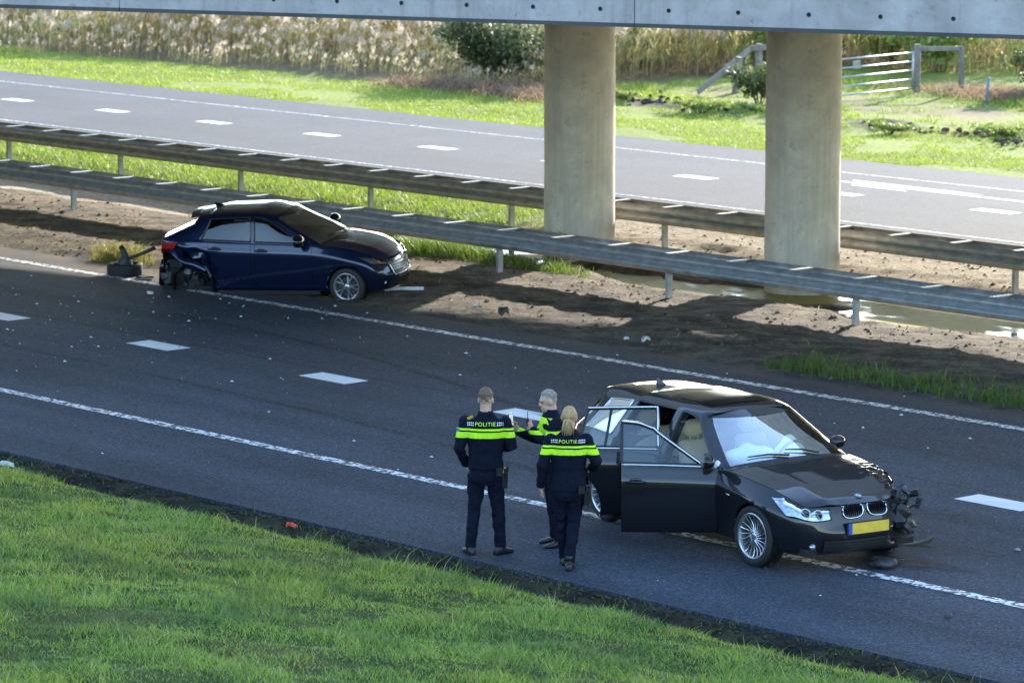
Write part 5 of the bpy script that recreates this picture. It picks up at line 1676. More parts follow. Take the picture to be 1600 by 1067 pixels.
# dark cabin so the glass reads deep
mb = MB(); mb.box((-1.4, 0, .24), (1.75, .66, .03))
for cx in (RF, RR_):
    for side in (1, -1): liner(mb, cx, CZ, AR + .012, side * .79, side * .45)
mb.box((.05, 0, .5), (.48, .42, .2)); mb.box((-2.95, .1, .62), (.16, .50, .30))
mb.build('underbody', HC['under'], hat)
mb = MB(); mb.box((-.66, 0, .82), (.20, .70, .14)); mb.build('dashboard', HC['leather_dark'], hat)
seat(hat, -1.35, -.35, HC['leather_dark']); seat(hat, -1.35, .35, HC['leather_dark']); seat(hat, -2.15, 0, HC['leather_dark'], 'rear_bench', .36)
mb = MB(); mb.box((-1.02, 0, 1.34), (.012, .10, .03)); mb.build('rear_view_mirror', HC['black'], hat)
# wheels: three left, the rear one on this side is torn off
wheel(hat, (RF, -.725, .295), .298, .19, .212, 5, 'double', -1, HC, R_(-5))
wheel(hat, (RF, .725, .295), .298, .19, .212, 5, 'double', 1, HC, R_(-5))
wheel(hat, (RR_, .725, .295), .298, .19, .212, 5, 'double', 1, HC)
# lights, grille, trim
bm_ = bmesh.new(); bm_.from_mesh(body.data); bvh = BVHTree.FromBMesh(bm_)
bmh = bmesh.new(); bmh.from_mesh(hood.data); bvh_h = BVHTree.FromBMesh(bmh)
for side in (-1, 1):
    lamp = bpy.data.objects.new('headlight', None); COL.objects.link(lamp); lamp.parent = hat
    A, B, C_, D = (.64, side * .36, .60), (.40, side * .77, .655), (.22, side * .82, .775), (.60, side * .40, .675)
    dr = (-.62, -.78 * side, -.05)
    P = surf_patch(bvh, A, B, C_, D, 14, 5, dr, .003)
    mb = MB(); mb.grid(P); mb.build('reflector', HC['reflector'], lamp, True)
    P2 = surf_patch(bvh, A, B, C_, D, 14, 5, dr, .018)
    mb = MB(); mb.grid(P2); mb.build('lens', HC['lampglass'], lamp, True)
    mb = MB(); mb.ball(P[5, 2], (.035, .035, .035), 12, 8); mb.build('projector', HC['gloss'], lamp, True)
    mb = MB(); mb.ball(P[8, 2], (.028, .028, .02), 12, 8); mb.build('indicator_bulb', simple('amber_lens', (.55, .16, .03), .25), lamp, True)
    edge = [P2[i, 0] for i in range(15)] + [P2[14, j] for j in range(1, 6)] + [P2[i, 5] for i in range(13, -1, -1)] + [P2[0, j] for j in range(4, 0, -1)]
    trim_strip(edge, .006, 'lamp_seal', HC['black'], lamp, closed=True)
    if True:
        # tail lamp wrapping the rear corner
        tl = bpy.data.objects.new('tail_lamp', None); COL.objects.link(tl); tl.parent = hat
        q = surf_patch(bvh, (-2.88, side * .72, .80), (-3.14, side * .58, .80), (-3.14, side * .58, .975), (-2.74, side * .75, 1.0), 8, 5, (.62, -.78 * side, 0), .012)
        if side < 0:
            q[..., 0] += .02; q[..., 2] += .01
        mb = MB(); mb.grid(q); mb.build('lens', HC['red'], tl, True)
P = surf_patch(bvh, (.7, -.40, .42), (.7, .40, .42), (.7, .46, .62), (.7, -.46, .62), 20, 6, (-1, 0, 0), .006)
mb = MB(); mb.grid(P); mb.build('grille', HC['black'], hat, True)
edge = [P[0, 6 - j] + [.01, 0, 0] for j in range(7)] + [P[i, 0] + [.01, 0, 0] for i in range(1, 21)] + [P[20, j] + [.01, 0, 0] for j in range(1, 7)]
trim_strip(edge, .009, 'grille_wing', HC['chrome'], hat)
for zz in (.46, .50, .54, .58):
    q = surf_patch(bvh, (.7, -.40, zz), (.7, .40, zz), (.7, .40, zz + .01), (.7, -.40, zz + .01), 16, 1, (-1, 0, 0), .016); mb = MB(); mb.grid(q); mb.build('grille_bar', HC['gloss'], hat, True)
q = surf_patch(bvh, (.7, -.50, .215), (.7, .50, .215), (.7, .50, .33), (.7, -.50, .33), 16, 3, (-1, 0, 0), .005); mb = MB(); mb.grid(q); mb.build('lower_intake', HC['black'], hat, True)
q = surf_patch(bvh, (.6, -.66, .20), (.7, -.1, .20), (.7, -.1, .222), (.6, -.66, .222), 12, 1, (-.8, .6, 0), .03); mb = MB(); mb.grid(q); mb.build('bumper_lip', HC['chrome'], hat, True)
for side in (-1, 1):
    mb = MB(); h_ = bvh.ray_cast(Vector((2, side * .56, .32)), Vector((-1, 0, 0))); c = h_[0] if h_[0] is not None else Vector((.6, side * .56, .32))
    mb.ball(c, (.02, .035, .03), 10, 8); mb.build('fog_lamp', HC['reflector'], hat, True)
h_ = bvh.ray_cast(Vector((-2.3, 0, 3)), Vector((0, 0, -1))); z0 = h_[0].z
mb = MB(); mb.add([(-2.20, 0, z0), (-2.38, .03, z0 - .008), (-2.38, -.03, z0 - .008), (-2.40, .008, z0 + .055), (-2.40, -.008, z0 + .055), (-2.30, 0, z0 + .038)], [(0, 1, 3, 5), (0, 5, 4, 2), (1, 2, 4, 3), (5, 3, 4)])
mb.build('aerial_fin', HC['gloss'], hat)
mb = MB(); mb.box((-1.28, -.845, .215), (.85, .02, .03)); mb.box((-1.28, .845, .215), (.85, .02, .03)); mb.build('sill_trim', HC['black'], hat)
bm_.free(); bmh.free()
# wreckage at the open rear corner
wr_ = bpy.data.objects.new('crash_damage', None); COL.objects.link(wr_); wr_.parent = hat; wr_['label'] = 'torn-open rear corner with bare suspension'
r2 = np.random.default_rng(21)
lump((-2.86, -.52, .48), (.25, .14, .20), HC['under'], 'inner_arch', .25)
lump((-3.12, -.50, .50), (.09, .16, .17), HC['black'], 'bumper_remnant', .3)
lump((-2.62, -.55, .34), (.10, .12, .10), HC['mech'], 'wheel_hub', .25)
mb = MB(); mb.lathe([(.02, 0), (.11, 0), (.11, .015), (.02, .015)], 24, 'y', closed=True); o = mb.build('brake_disc', HC['disc'], wr_, auto=40); o.location = (-2.58, -.66, .27); o.rotation_euler = (.4, 0, .3)
mb = MB(); mb.tube([(-2.60, -.40, .55), (-2.58, -.58, .30)], .03, 8); mb.tube([(-2.3, -.45, .28), (-2.6, -.62, .27)], .025, 8); mb.build('suspension_arm', HC['mech'], wr_, True)
for k in range(16):
    c = Vector((-2.45 - .7 * r2.random(), -.52 - .16 * r2.random(), .24 + .42 * r2.random()))
    mb = MB(); mb.box(c, (.03 + .07 * r2.random(), .01 + .03 * r2.random(), .02 + .05 * r2.random()), Matrix.Rotation(r2.random() * 3, 3, 'Y') @ Matrix.Rotation(r2.random(), 3, 'X'))
    mb.build('torn_bracket', [HC['mech'], HC['black'], HC['mech_light']][k % 3 if k % 4 else 0], wr_)
# buckled sheet of the quarter panel peeled outwards
for (pts, wd) in (([(-2.98, -.68, .86), (-2.72, -.80, .66), (-2.52, -.86, .62), (-2.30, -.85, .52)], .10), ([(-2.85, -.74, .83), (-2.70, -.82, .60)], .06), ([(-2.30, -.84, .60), (-2.22, -.85, .40), (-2.25, -.80, .26)], .07)):
    P = []
    for i, p in enumerate(pts):
        P.append([(p[0], p[1] + .0, p[2] + wd), (p[0] - .02, p[1] - .035, p[2] + wd * .3), (p[0], p[1] - .01, p[2] - wd * .3), (p[0] + .02, p[1] + .04, p[2] - wd * .8)])
    mb = MB(); mb.grid(dense(np.array(P), 5, 4)); mb.build('buckled_panel', HC['paint_blue'], wr_, True)
mb = MB(); mb.tube([(-3.16, -.42, .40), (-3.18, -.56, .30), (-3.14, -.62, .56), (-3.12, -.60, .70)], [.05, .06, .05, .03], 8); mb.build('bumper_corner', HC['gloss'], wr_, True)
# ------------------------------------------------------------------ torn-off wheel lying flat, with its axle stub
lw = empty('torn_off_wheel', (-51.15, 37.28, .0), .5, 'torn-off car wheel lying flat with its axle arm sticking up', 'wheel')
wv = wheel(lw, (0, 0, .105), .298, .20, .212, 5, 'double', -1, HC, 0, 'wheel_assembly', R_(90))
mb = MB(); mb.lathe([(.0, .14), (.09, .14), (.11, .10), (.13, .03), (.13, -.02)], 20, 'z', (0, 0, .16)); mb.build('brake_drum', HC['mech'], lw, auto=40)
mb = MB(); mb.tube([(.02, 0, .26), (-.04, .05, .38), (-.10, .06, .47)], [.07, .06, .04], 8); mb.build('hub_carrier', HC['mech'], lw, True)
mb = MB(); mb.tube([(.05, 0, .27), (.28, .05, .36), (.52, .08, .47)], [.03, .026, .034], 8); mb.build('axle_arm', HC['mech'], lw, True)
# ------------------------------------------------------------------ loose parts and shards
mb = MB(); mb.box((0, 0, .035), (.30, .022, .035)); mb.box((.305, 0, .035), (.02, .024, .037))
debris('white_beam', (-46.45, 39.30, .03), mb, simple('white_plastic', (.62, .64, .66), .4), 'white plastic bar on the dirt in front of the hatchback', rz=R_(44))
def shard(loc, s, col, label, name='plastic_shard', h=.25, cat='debris'):
    n_ = 7; mb = MB()
    pts = [(s * (.6 + .6 * r2.random()) * math.cos(t), s * .6 * (.6 + .6 * r2.random()) * math.sin(t), s * h * r2.random()) for t in np.linspace(0, 5.5, n_)]
    mb.add(pts + [(x * .9, y * .9, z + s * h * .5 + .01) for x, y, z in pts], [tuple(range(n_ - 1, -1, -1)), tuple(range(n_, 2 * n_))] + [(k, (k + 1) % n_, n_ + (k + 1) % n_, n_ + k) for k in range(n_)])
    return debris(name, loc, mb, simple('shard_' + name, col, .5, 0, .2, 20), label, cat, r2.random() * 6)
W_, K_, G_ = (.62, .64, .66), (.02, .02, .02), (.20, .21, .22)
for (px, loc, s, col, lab, hh) in [
    (0, (-50.45, 37.15, .013), .22, K_, 'flat black plastic panel between the torn-off wheel and the hatchback', .15),
    (0, (-43.0, 38.35, .03), .15, K_, 'black lump of plastic at the edge of the dirt left of the road line', .9),
    (0, (-40.0, 38.45, .02), .11, (.45, .45, .44), 'crumpled white plastic scrap on the dirt above the officers', .6),
    (0, (-40.35, 38.4, .02), .06, W_, 'small white scrap beside the crumpled plastic', .6),
    (0, (-44.3, 38.95, .03), .07, W_, 'white scrap on the dirt right of the hatchback', .8),
    (0, (-49.0, 36.2, .013), .10, W_, 'white shard on the road line below the hatchback', .2),
    (0, (-33.25, 30.75, .013), .10, K_, 'small dark twig-like scrap on the road left of the officers', .3),
    (0, (-24.9, 28.1, .013), .08, K_, 'small black clip on the asphalt below the black car', .4),
    (0, (-32.9, 26.2, -.03), .07, (.55, .05, .02), 'orange-red scrap in the gutter left of the officers', .7),
    (0, (-38.15, 26.0, -.04), .11, W_, 'white plastic rubbish in the gutter at the left picture edge', .5),
    (0, (-29.85, 29.0, .013), .09, K_, 'black rubber scrap beneath the open door', .3),
    (0, (-27.0, 31.9, .013), .05, W_, 'small white chip right of the smashed headlight', .4),
    (0, (-26.6, 31.1, .013), .05, G_, 'grey chip on the asphalt right of the bumper strip', .4)]:
    shard(loc, s, col, lab, h=hh)
# fine scatter of glass and plastic crumbs across both lanes
vs = []; fs = []; cs = []
nS = 420
xs = np.concatenate([rng.normal(-47.0, 2.6, 260), rng.uniform(-50, -24, 160)]); ys = np.concatenate([rng.uniform(30, 37.5, 260), rng.uniform(27, 38.5, 160)])
b0 = 0
for x, y in zip(xs, ys):
    s = .009 + .03 * rng.random() ** 3; a = rng.random() * 6.28
    z = .0135
    d = [(s * (.6 + .7 * rng.random()) * math.cos(a + t), s * (.4 + .5 * rng.random()) * math.sin(a + t)) for t in (0, 1.6, 3.1, 4.7)]
    vs += [(x + p[0], y + p[1], z) for p in d] + [(x, y, z + s * .5)]
    fs += [(b0, b0 + 1, b0 + 4), (b0 + 1, b0 + 2, b0 + 4), (b0 + 2, b0 + 3, b0 + 4), (b0 + 3, b0, b0 + 4)]; b0 += 5
    c = (.70, .72, .74) if rng.random() < .62 else ((.03, .03, .03) if rng.random() < .7 else (.35, .12, .08))
    cs += [c] * 5
o = mesh_np('debris', vs, fs, mat_vcol('shard_crumbs', .4, .1, 9), None, False, cols=np.array(cs))
tag(o, 'scattered crumbs of glass and plastic across the near carriageway', 'debris', None, 'stuff')
# ------------------------------------------------------------------ people
NAVY = simple('navy_uniform_cloth', (.010, .013, .026), .85, 0, .25, 14, .5, 22, 0, .08)
TROU = simple('navy_trousers', (.007, .009, .020), .85, 0, .25, 10, .6, 16, 0, .08)
SKIN = simple('skin', (.50, .30, .22), .55, 0, .08, 20)
SHOE = simple('black_boot_leather', (.010, .010, .011), .4, 0, .2, 20)
HIVIS = simple('hi_vis_yellow', (.52, .86, .04), .6, 0, .06, 10)
SILVER = simple('reflective_silver', (.55, .58, .60), .4, .2, .05, 10)
def mat_jacket(name, bands, col=(.007, .009, .019), tape=(.50, .86, .03)):
    """uniform cloth with sewn-on fluorescent bands at given heights (object z)"""
    m, n, l, b = new_mat(name)
    t = n.new('ShaderNodeTexCoord'); sx = n.new('ShaderNodeSeparateXYZ'); l.new(t.outputs['Object'], sx.inputs[0])
    acc = None
    for lo, hi in bands:
        a = n.new('ShaderNodeMath'); a.operation = 'GREATER_THAN'; l.new(sx.outputs[2], a.inputs[0]); a.inputs[1].default_value = lo
        c = n.new('ShaderNodeMath'); c.operation = 'LESS_THAN'; l.new(sx.outputs[2], c.inputs[0]); c.inputs[1].default_value = hi
        mlt = n.new('ShaderNodeMath'); mlt.operation = 'MULTIPLY'; l.new(a.outputs[0], mlt.inputs[0]); l.new(c.outputs[0], mlt.inputs[1])
        if acc is None: acc = mlt.outputs[0]
        else:
            ad = n.new('ShaderNodeMath'); ad.operation = 'ADD'; l.new(acc, ad.inputs[0]); l.new(mlt.outputs[0], ad.inputs[1]); acc = ad.outputs[0]
    l.new(mixc(n, l, acc, col, tape), b.inputs['Base Color'])
    b.inputs['Roughness'].default_value = .8
    b.inputs['Specular IOR Level'].default_value = .08
    v = objvec(n, l, (1, 1, .6))
    bump(n, l, b, noise(n, l, 16, 4, .6, v, 1.0), .6, .012)
    return m

def ring_loft(mb, rings, n=20):
    """rings: (cx, cy, z, ax, by)"""
    V = []; F = []
    for cx, cy, z, ax, by in rings:
        for k in range(n):
            t = 2 * math.pi * k / n
            ct, st = math.cos(t), math.sin(t)
            V.append((cx + ax * math.copysign(abs(ct) ** .85, ct), cy + by * math.copysign(abs(st) ** .85, st), z))
    for i in range(len(rings) - 1):
        for k in range(n):
            k2 = (k + 1) % n
            F.append((i * n + k, i * n + k2, (i + 1) * n + k2, (i + 1) * n + k))
    F.append(tuple(range(n - 1, -1, -1))); F.append(tuple((len(rings) - 1) * n + k for k in range(n)))
    mb.add(V, F)

def hand_parts(mb, wrist, direction, palm_n, curl, side, s=1.0):
    """palm and five separate fingers; direction: wrist to knuckles, palm_n: way the palm faces"""
    d = Vector(direction).normalized(); pn = Vector(palm_n); pn = (pn - d * pn.dot(d)).normalized(); x = d.cross(pn) * side
    w = Vector(wrist)
    Mx = Matrix((x, pn, d)).transposed()
    mb.ball(w + d * .048 * s, (.040 * s, .017 * s, .052 * s), 12, 8, Mx)
    for k, (off, L) in enumerate(((-.030, .066), (-.010, .076), (.010, .072), (.029, .056))):
        a = w + d * .088 * s + x * off * s; pts = [a]; dd = d.copy()
        for j in range(3):
            ang = curl * (.55 + .25 * j)
            dd = (dd * math.cos(ang) + pn * math.sin(ang)).normalized()
            pts.append(pts[-1] + dd * L * s / 3)
        mb.tube(pts, [.0095 * s, .009 * s, .0085 * s, .007 * s], 7)
    a = w + d * .025 * s - x * .032 * s
    mb.tube([a, a + (d * .6 - x * .75 + pn * .35).normalized() * .036 * s, a + (d * .6 - x * .75 + pn * .35).normalized() * .036 * s + (d * .85 - x * .2 + pn * .55).normalized() * .032 * s], [.012 * s, .0105 * s, .008 * s], 7)

def shoe(mb, ank, yaw, s=1.0):
    a = Vector(ank); f = Vector((-math.sin(yaw), math.cos(yaw), 0)); r = Vector((f.y, -f.x, 0))
    V = []; n = 12
    sec = [(-.085, .030, .05), (-.07, .042, .085), (-.02, .044, .095), (.05, .046, .075), (.11, .050, .055), (.165, .042, .042), (.19, .022, .026)]
    for y, hw, h in sec:
        for k in range(n):
            t = 2 * math.pi * k / n
            c, s_ = math.cos(t), math.sin(t)
            zz = h * .5 + h * .5 * math.copysign(abs(s_) ** .6, s_)
            V.append(Vector((a.x, a.y, 0)) + (f * y + r * (hw * math.copysign(abs(c) ** .7, c))) * s + Vector((0, 0, zz * s)))
    F = []
    for i in range(len(sec) - 1):
        for k in range(n): F.append((i * n + k, i * n + (k + 1) % n, (i + 1) * n + (k + 1) % n, (i + 1) * n + k))
    F.append(tuple(range(n - 1, -1, -1))); F.append(tuple((len(sec) - 1) * n + k for k in range(n)))
    mb.add(V, F)

def person(loc, rz, S, pose, label, jacket_mat, vest=None):
    """pose: dict of joints in metres for a 1.80 m figure, facing local +Y"""
    root = empty('person', loc, rz, label, 'person')
    P = {k: Vector(v) for k, v in pose.items() if hasattr(v, '__len__') and not isinstance(v, str)}
    G_ = {'jacket': MB(), 'trousers': MB(), 'skin': MB(), 'shoe': MB()}
    J, T, K, H = G_['jacket'], G_['trousers'], G_['skin'], G_['shoe']
    lx, ly = pose.get('lean', (0, 0))
    w = pose.get('width', 1.0)
    def tr(z): k = max(0, (z - .9) / .6); return lx * k, ly * k
    rings = []
    hem = pose.get('hem', .855)
    for z, ax, by in ((hem, .176, .128), (hem + .025, .190, .140), (max(.95, hem + .04), .188, .138), (1.02, .182, .132), (1.09, .178, .126), (1.18, .186, .130), (1.28, .200, .136), (1.36, .206, .134), (1.42, .195, .120), (1.465, .150, .098), (1.50, .098, .078), (1.535, .072, .070), (1.55, .068, .068)):
        ox, oy = tr(z); rings.append((ox, oy, z, ax * w, by))
    ring_loft(J, rings, 24)
    ring_loft(T, [(0, 0, .97, .165 * w, .118), (0, 0, .90, .172 * w, .126), (0, -.005, .82, .172 * w, .130), (0, 0, .76, .150 * w, .112)], 20)
    for s_, nm in ((-1, 'l'), (1, 'r')):
        hip, knee, ank = P['hip_' + nm], P['knee_' + nm], P['ank_' + nm]
        m1 = hip.lerp(knee, .5); m2 = knee.lerp(ank, .45)
        T.tube([hip, m1 + Vector((0, .012, 0)), knee, m2 - Vector((0, .018, 0)), ank.lerp(knee, .12), ank], [.100, .088, .070, .066, .060, .063], 14)
        shoe(H, ank, pose.get('toe_' + nm, 0.0))
        H.tube([ank + Vector((0, 0, .06)), ank - Vector((0, 0, .05))], [.050, .052], 12)
        sh, el, wr = P['sho_' + nm], P['elb_' + nm], P['wri_' + nm]
        J.tube([sh + (sh - el).normalized() * .03, sh, sh.lerp(el, .5), el, el.lerp(wr, .4), el.lerp(wr, .93), wr], [.050, .074, .068, .060, .056, .047, .048], 14)
        J.ball(sh, (.078, .078, .075), 12, 8)
        d = (wr - el).normalized()
        hand_parts(K, wr - d * .01, pose.get('hdir_' + nm, tuple(d)), pose.get('palm_' + nm, (-s_, 0, 0)), pose.get('curl_' + nm, .35), s_)
    hc = P['head']; yaw, pit = pose.get('head_yaw', 0), pose.get('head_pitch', 0)
    HM = Matrix.Rotation(yaw, 3, 'Z') @ Matrix.Rotation(pit, 3, 'X')
    def hp(x, y, z): return hc + HM @ Vector((x, y, z))
    K.ball(hp(0, -.008, .025), (.077, .097, .098), 20, 14, HM)
    K.ball(hp(0, .028, -.055), (.056, .066, .066), 16, 10, HM)
    K.tube([hp(0, -.025, -.03), Vector((lx, ly - .01, 1.47))], [.058, .062], 14)
    K.ball(hp(0, .100, -.018), (.014, .020, .022), 8, 6, HM); K.ball(hp(0, .092, .006), (.010, .012, .024), 8, 6, HM)
    K.ball(hp(0, .080, .030), (.050, .018, .012), 10, 6, HM)
    K.ball(hp(0, .087, -.058), (.024, .010, .007), 8, 6, HM); K.ball(hp(0, .078, -.092), (.022, .018, .016), 8, 6, HM)
    for s_ in (-1, 1): K.ball(hp(.078 * s_, -.008, -.008), (.010, .021, .032), 8, 8, HM)
    # union of all shapes -> one continuous skin
    allv = MB()
    trees = {}
    for k, g in G_.items():
        allv.add(g.v, g.f)
        trees[k] = BVHTree.FromPolygons([Vector(v) for v in g.v], g.f)
    tmp = allv.build('tmp', None); recalc(tmp)
    md = tmp.modifiers.new('r', 'REMESH'); md.mode = 'VOXEL'; md.voxel_size = .0075
    sm_ = tmp.modifiers.new('s', 'SMOOTH'); sm_.factor = .5; sm_.iterations = 2
    dg = bpy.context.evaluated_depsgraph_get(); dg.update()
    me = bpy.data.meshes.new_from_object(tmp.evaluated_get(dg))
    bpy.data.objects.remove(tmp)
    names = list(G_.keys())
    idx = np.zeros(len(me.polygons), dtype=np.int32)
    for i, p in enumerate(me.polygons):
        best = 9
        for j, k in enumerate(names):
            h = trees[k].find_nearest(p.center, .05)
            if h[3] is not None and h[3] < best - (.002 if k == 'trousers' else 0): best = h[3]; idx[i] = j
    # cloth folds: push the garment surface in and out along its normals
    vn = np.zeros(len(me.vertices) * 3); me.vertices.foreach_get('normal', vn); vn = vn.reshape(-1, 3)
    vc = np.zeros(len(me.vertices) * 3); me.vertices.foreach_get('co', vc); vc = vc.reshape(-1, 3)
    gm_ = np.zeros(len(me.vertices))
    for p, j in zip(me.polygons, idx):
        if j in (0, 1):
            for q in p.vertices: gm_[q] = 1
        else:
            for q in p.vertices: gm_[q] = min(gm_[q], 0)
    sd_ = hash(label) % 50
    u_ = np.arctan2(vc[:, 1], vc[:, 0]) * 1.2 + vc[:, 0] * 4
    f1 = fbm(u_ * 2.0 + vc[:, 2] * 6 + sd_, vc[:, 2] * 11 - vc[:, 0] * 7 + 40, 120, 3) - .5
    f2_ = fbm(vc[:, 0] * 16 + vc[:, 1] * 9 + sd_ + 60, vc[:, 2] * 24 + 80, 124, 3) - .5
    vc = vc + vn * (gm_ * (f1 * .027 + f2_ * .007))[:, None]
    me.vertices.foreach_set('co', vc.ravel())
    me.materials.clear()
    for m_ in (jacket_mat, TROU, SKIN, SHOE): me.materials.append(m_)
    me.polygons.foreach_set('material_index', idx)
    me.polygons.foreach_set('use_smooth', np.ones(len(me.polygons), dtype=bool))
    me.name = 'body'
    body = bpy.data.objects.new('body', me); COL.objects.link(body); body.parent = root
    root.scale = (S, S, S)
    bvh = BVHTree.FromPolygons([v.co.copy() for v in me.vertices], [tuple(p.vertices) for p in me.polygons])
    return root, body, bvh, hp, HM

def hair(root, hp, HM, col, kind):
    mat = simple('hair_' + kind, col, .7, 0, .35, 60, .6, 90)
    mb = MB(); n, m = 28, 18
    V = []; F = []
    rr = random.Random(3)
    for j in range(m + 1):
        ph = math.pi * .62 * j / m
        for i in range(n):
            t = 2 * math.pi * i / n
            x, y, z = math.sin(ph) * math.cos(t), math.sin(ph) * math.sin(t), math.cos(ph)
            lim = 1.0
            if y > .15 and z < .62: lim = .90           # hairline at the forehead
            if kind == 'short' and (z < .20 or (abs(x) > .55 and y > -.1 and z < .45)): lim = .90
            k = lim * (1.0 + .035 * rr.random())
            V.append(hp(x * .083 * k, -.010 + y * .103 * k, .027 + z * (.112 if kind == 'short' else .108) * k))
    for j in range(m):
        for i in range(n): F.append((j * n + i, (j + 1) * n + i, (j + 1) * n + (i + 1) % n, j * n + (i + 1) % n))
    mb.add(V, F)
    if kind == 'ponytail':
        mb.ball(hp(0, -.105, .02), (.030, .03, .03), 12, 8)
        for k in range(26):
            a, b_ = rr.gauss(0, .016), rr.gauss(0, .014)
            mb.tube([hp(a * .5, -.10, .02 + b_), hp(a * 1.3 + .01, -.135 + b_, -.03), hp(a * 2.0 + .015, -.125 + b_, -.10), hp(a * 2.0 + .01, -.115, -.16 - .03 * rr.random())], [.008, .013, .012, .003], 6)
        for k in range(24):
            t = rr.uniform(-1.9, 1.9) - math.pi / 2
            mb.tube([hp(.080 * math.cos(t), -.01 + .10 * math.sin(t), .06), hp(.086 * math.cos(t), -.012 + .106 * math.sin(t), -.0), hp(.05 * math.cos(t), -.085, .01)], [.004, .008, .006], 5)
    return mb.build('hair', mat, root, True)

def back_text(root, bvh, txt, cx, z, height, mat, name='lettering', dots=True, width=None):
    cu = bpy.data.curves.new('t', 'FONT'); cu.body = txt; cu.size = 1.0; cu.align_x = 'CENTER'; cu.space_character = 1.12
    ob = bpy.data.objects.new('t', cu); COL.objects.link(ob)
    dg = bpy.context.evaluated_depsgraph_get(); dg.update()
    me = bpy.data.meshes.new_from_object(ob.evaluated_get(dg)); bpy.data.objects.remove(ob)
    bm = bmesh.new(); bm.from_mesh(me); bmesh.ops.triangulate(bm, faces=bm.faces); bmesh.ops.subdivide_edges(bm, edges=[e for e in bm.edges if e.calc_length() > .2], cuts=2)
    co = np.array([v.co for v in bm.verts]); h0 = .70
    sx = (width / (co[:, 0].max() - co[:, 0].min())) if width else height / h0
    for v in bm.verts:
        x = cx + v.co.x * sx; zz = z + v.co.y * height / h0
        hit = bvh.ray_cast(Vector((x, -1, zz)), Vector((0, 1, 0)))
        v.co = Vector((x, (hit[0].y if hit[0] is not None else -.12) - .004, zz))
    bm.to_mesh(me); bm.free(); me.materials.append(mat)
    o = bpy.data.objects.new(name, me); COL.objects.link(o); o.parent = root
    if dots:
        mb = MB(); half = (width or .26) / 2
        for sg in (-1, 1):
            for i in range(4):
                for j in range(2):
                    x = cx + sg * (half + .022 + .019 * i); zz = z + .006 + .022 * j - .010 * i * 0
                    q = []
                    for dx, dz in ((-.0065, -.007), (.0065, -.007), (.0065, .007), (-.0065, .007)):
                        hit = bvh.ray_cast(Vector((x + dx, -1, zz + dz)), Vector((0, 1, 0))); q.append((x + dx, (hit[0].y if hit[0] is not None else -.1) - .005, zz + dz))
                    mb.add(q, [(0, 1, 2, 3)])
        mb.build('checker_marks', SILVER, root)
    return o

def belt_kit(root, bvh, side, z=.93):
    mb = MB(); n = 28; P = []
    for k in range(n + 1):
        t = 2 * math.pi * k / n; d = Vector((math.cos(t), math.sin(t), 0))
        hit = bvh.ray_cast(Vector((0, 0, z)) + d * .6, -d)
        r = (hit[0] - Vector((0, 0, z))).length if hit[0] is not None else .17
        r = min(r, .21)
        P.append([tuple(Vector((0, 0, z - .022)) + d * (r + .006)), tuple(Vector((0, 0, z + .022)) + d * (r + .006))])
    mb.grid(np.array(P)); (mb.build('belt', SHOE, root, True) if z > 9 else None)
    hol = bpy.data.objects.new('holster', None); COL.objects.link(hol); hol.parent = root; hol.location = (side * .205, -.02, z - .05)
    mb = MB(); mb.box((0, 0, -.07), (.028, .045, .085), None, 1.15); mb.box((side * .012, .01, .03), (.022, .05, .03)); mb.build('holster_body', SHOE, hol)
    mb = MB(); mb.tube([(side * .02, -.02, .03), (side * .03, -.035, .085)], [.018, .016], 8); mb.build('grip', CARM['black'], hol, True)
    mb = MB(); mb.box((-side * .05, -.135, .04), (.035, .02, .04)); mb.build('belt_pouch', SHOE, hol)

BANDS = [(1.272, 1.335), (1.352, 1.374)]
JM = mat_jacket('police_jacket', BANDS)
# --- officer with short fair hair, back to the camera
pose1 = dict(hip_l=(-.095, 0, .86), knee_l=(-.125, .015, .48), ank_l=(-.165, -.01, .085), hip_r=(.095, 0, .86), knee_r=(.13, .03, .48), ank_r=(.155, .0, .085), toe_l=.35, toe_r=-.75,
             sho_l=(-.205, 0, 1.425), elb_l=(-.285, -.03, 1.15), wri_l=(-.215, .13, .955), sho_r=(.205, 0, 1.425), elb_r=(.275, -.01, 1.165), wri_r=(.13, .19, 1.12),
             hdir_r=(-.7, .6, .1), palm_r=(0, -1, 0), curl_r=.7, curl_l=.5, hem=.925, head=(.0, .02, 1.665), head_yaw=-.12, head_pitch=-.06, width=1.0)
o1, b1, t1, hp1, HM1 = person((-30.27, 26.75, .012), R_(46), 1.80 / 1.80, pose1, 'officer with short cropped hair standing with back turned, leftmost of the three', JM)
hair(o1, hp1, HM1, (.13, .08, .05), 'short')
back_text(o1, t1, 'POLITIE', 0.0, 1.405, .040, HIVIS, width=.215)
belt_kit(o1, t1, 1)
mb = MB(); mb.box((0, 0, 0), (.032, .006, .014)); e1 = mb.build('epaulette', simple('rank_gold', (.55, .38, .05), .5), o1); e1.location = (-.165, -.045, 1.482); e1.rotation_euler = (.3, -.35, .4)
mb = MB(); mb.box((0, 0, 0), (.004, .03, .037)); bd = mb.build('sleeve_badge', simple('badge_cloth', (.12, .20, .42), .7, 0, .5, 60), o1); bd.location = (-.292, -.035, 1.335); bd.rotation_euler = (0, -.25, .5)
mb = MB(); ring_loft(mb, [(0, -.002, 1.50, .088, .080), (0, -.002, 1.55, .080, .076)], 20); mb.build('collar', NAVY, o1, True)
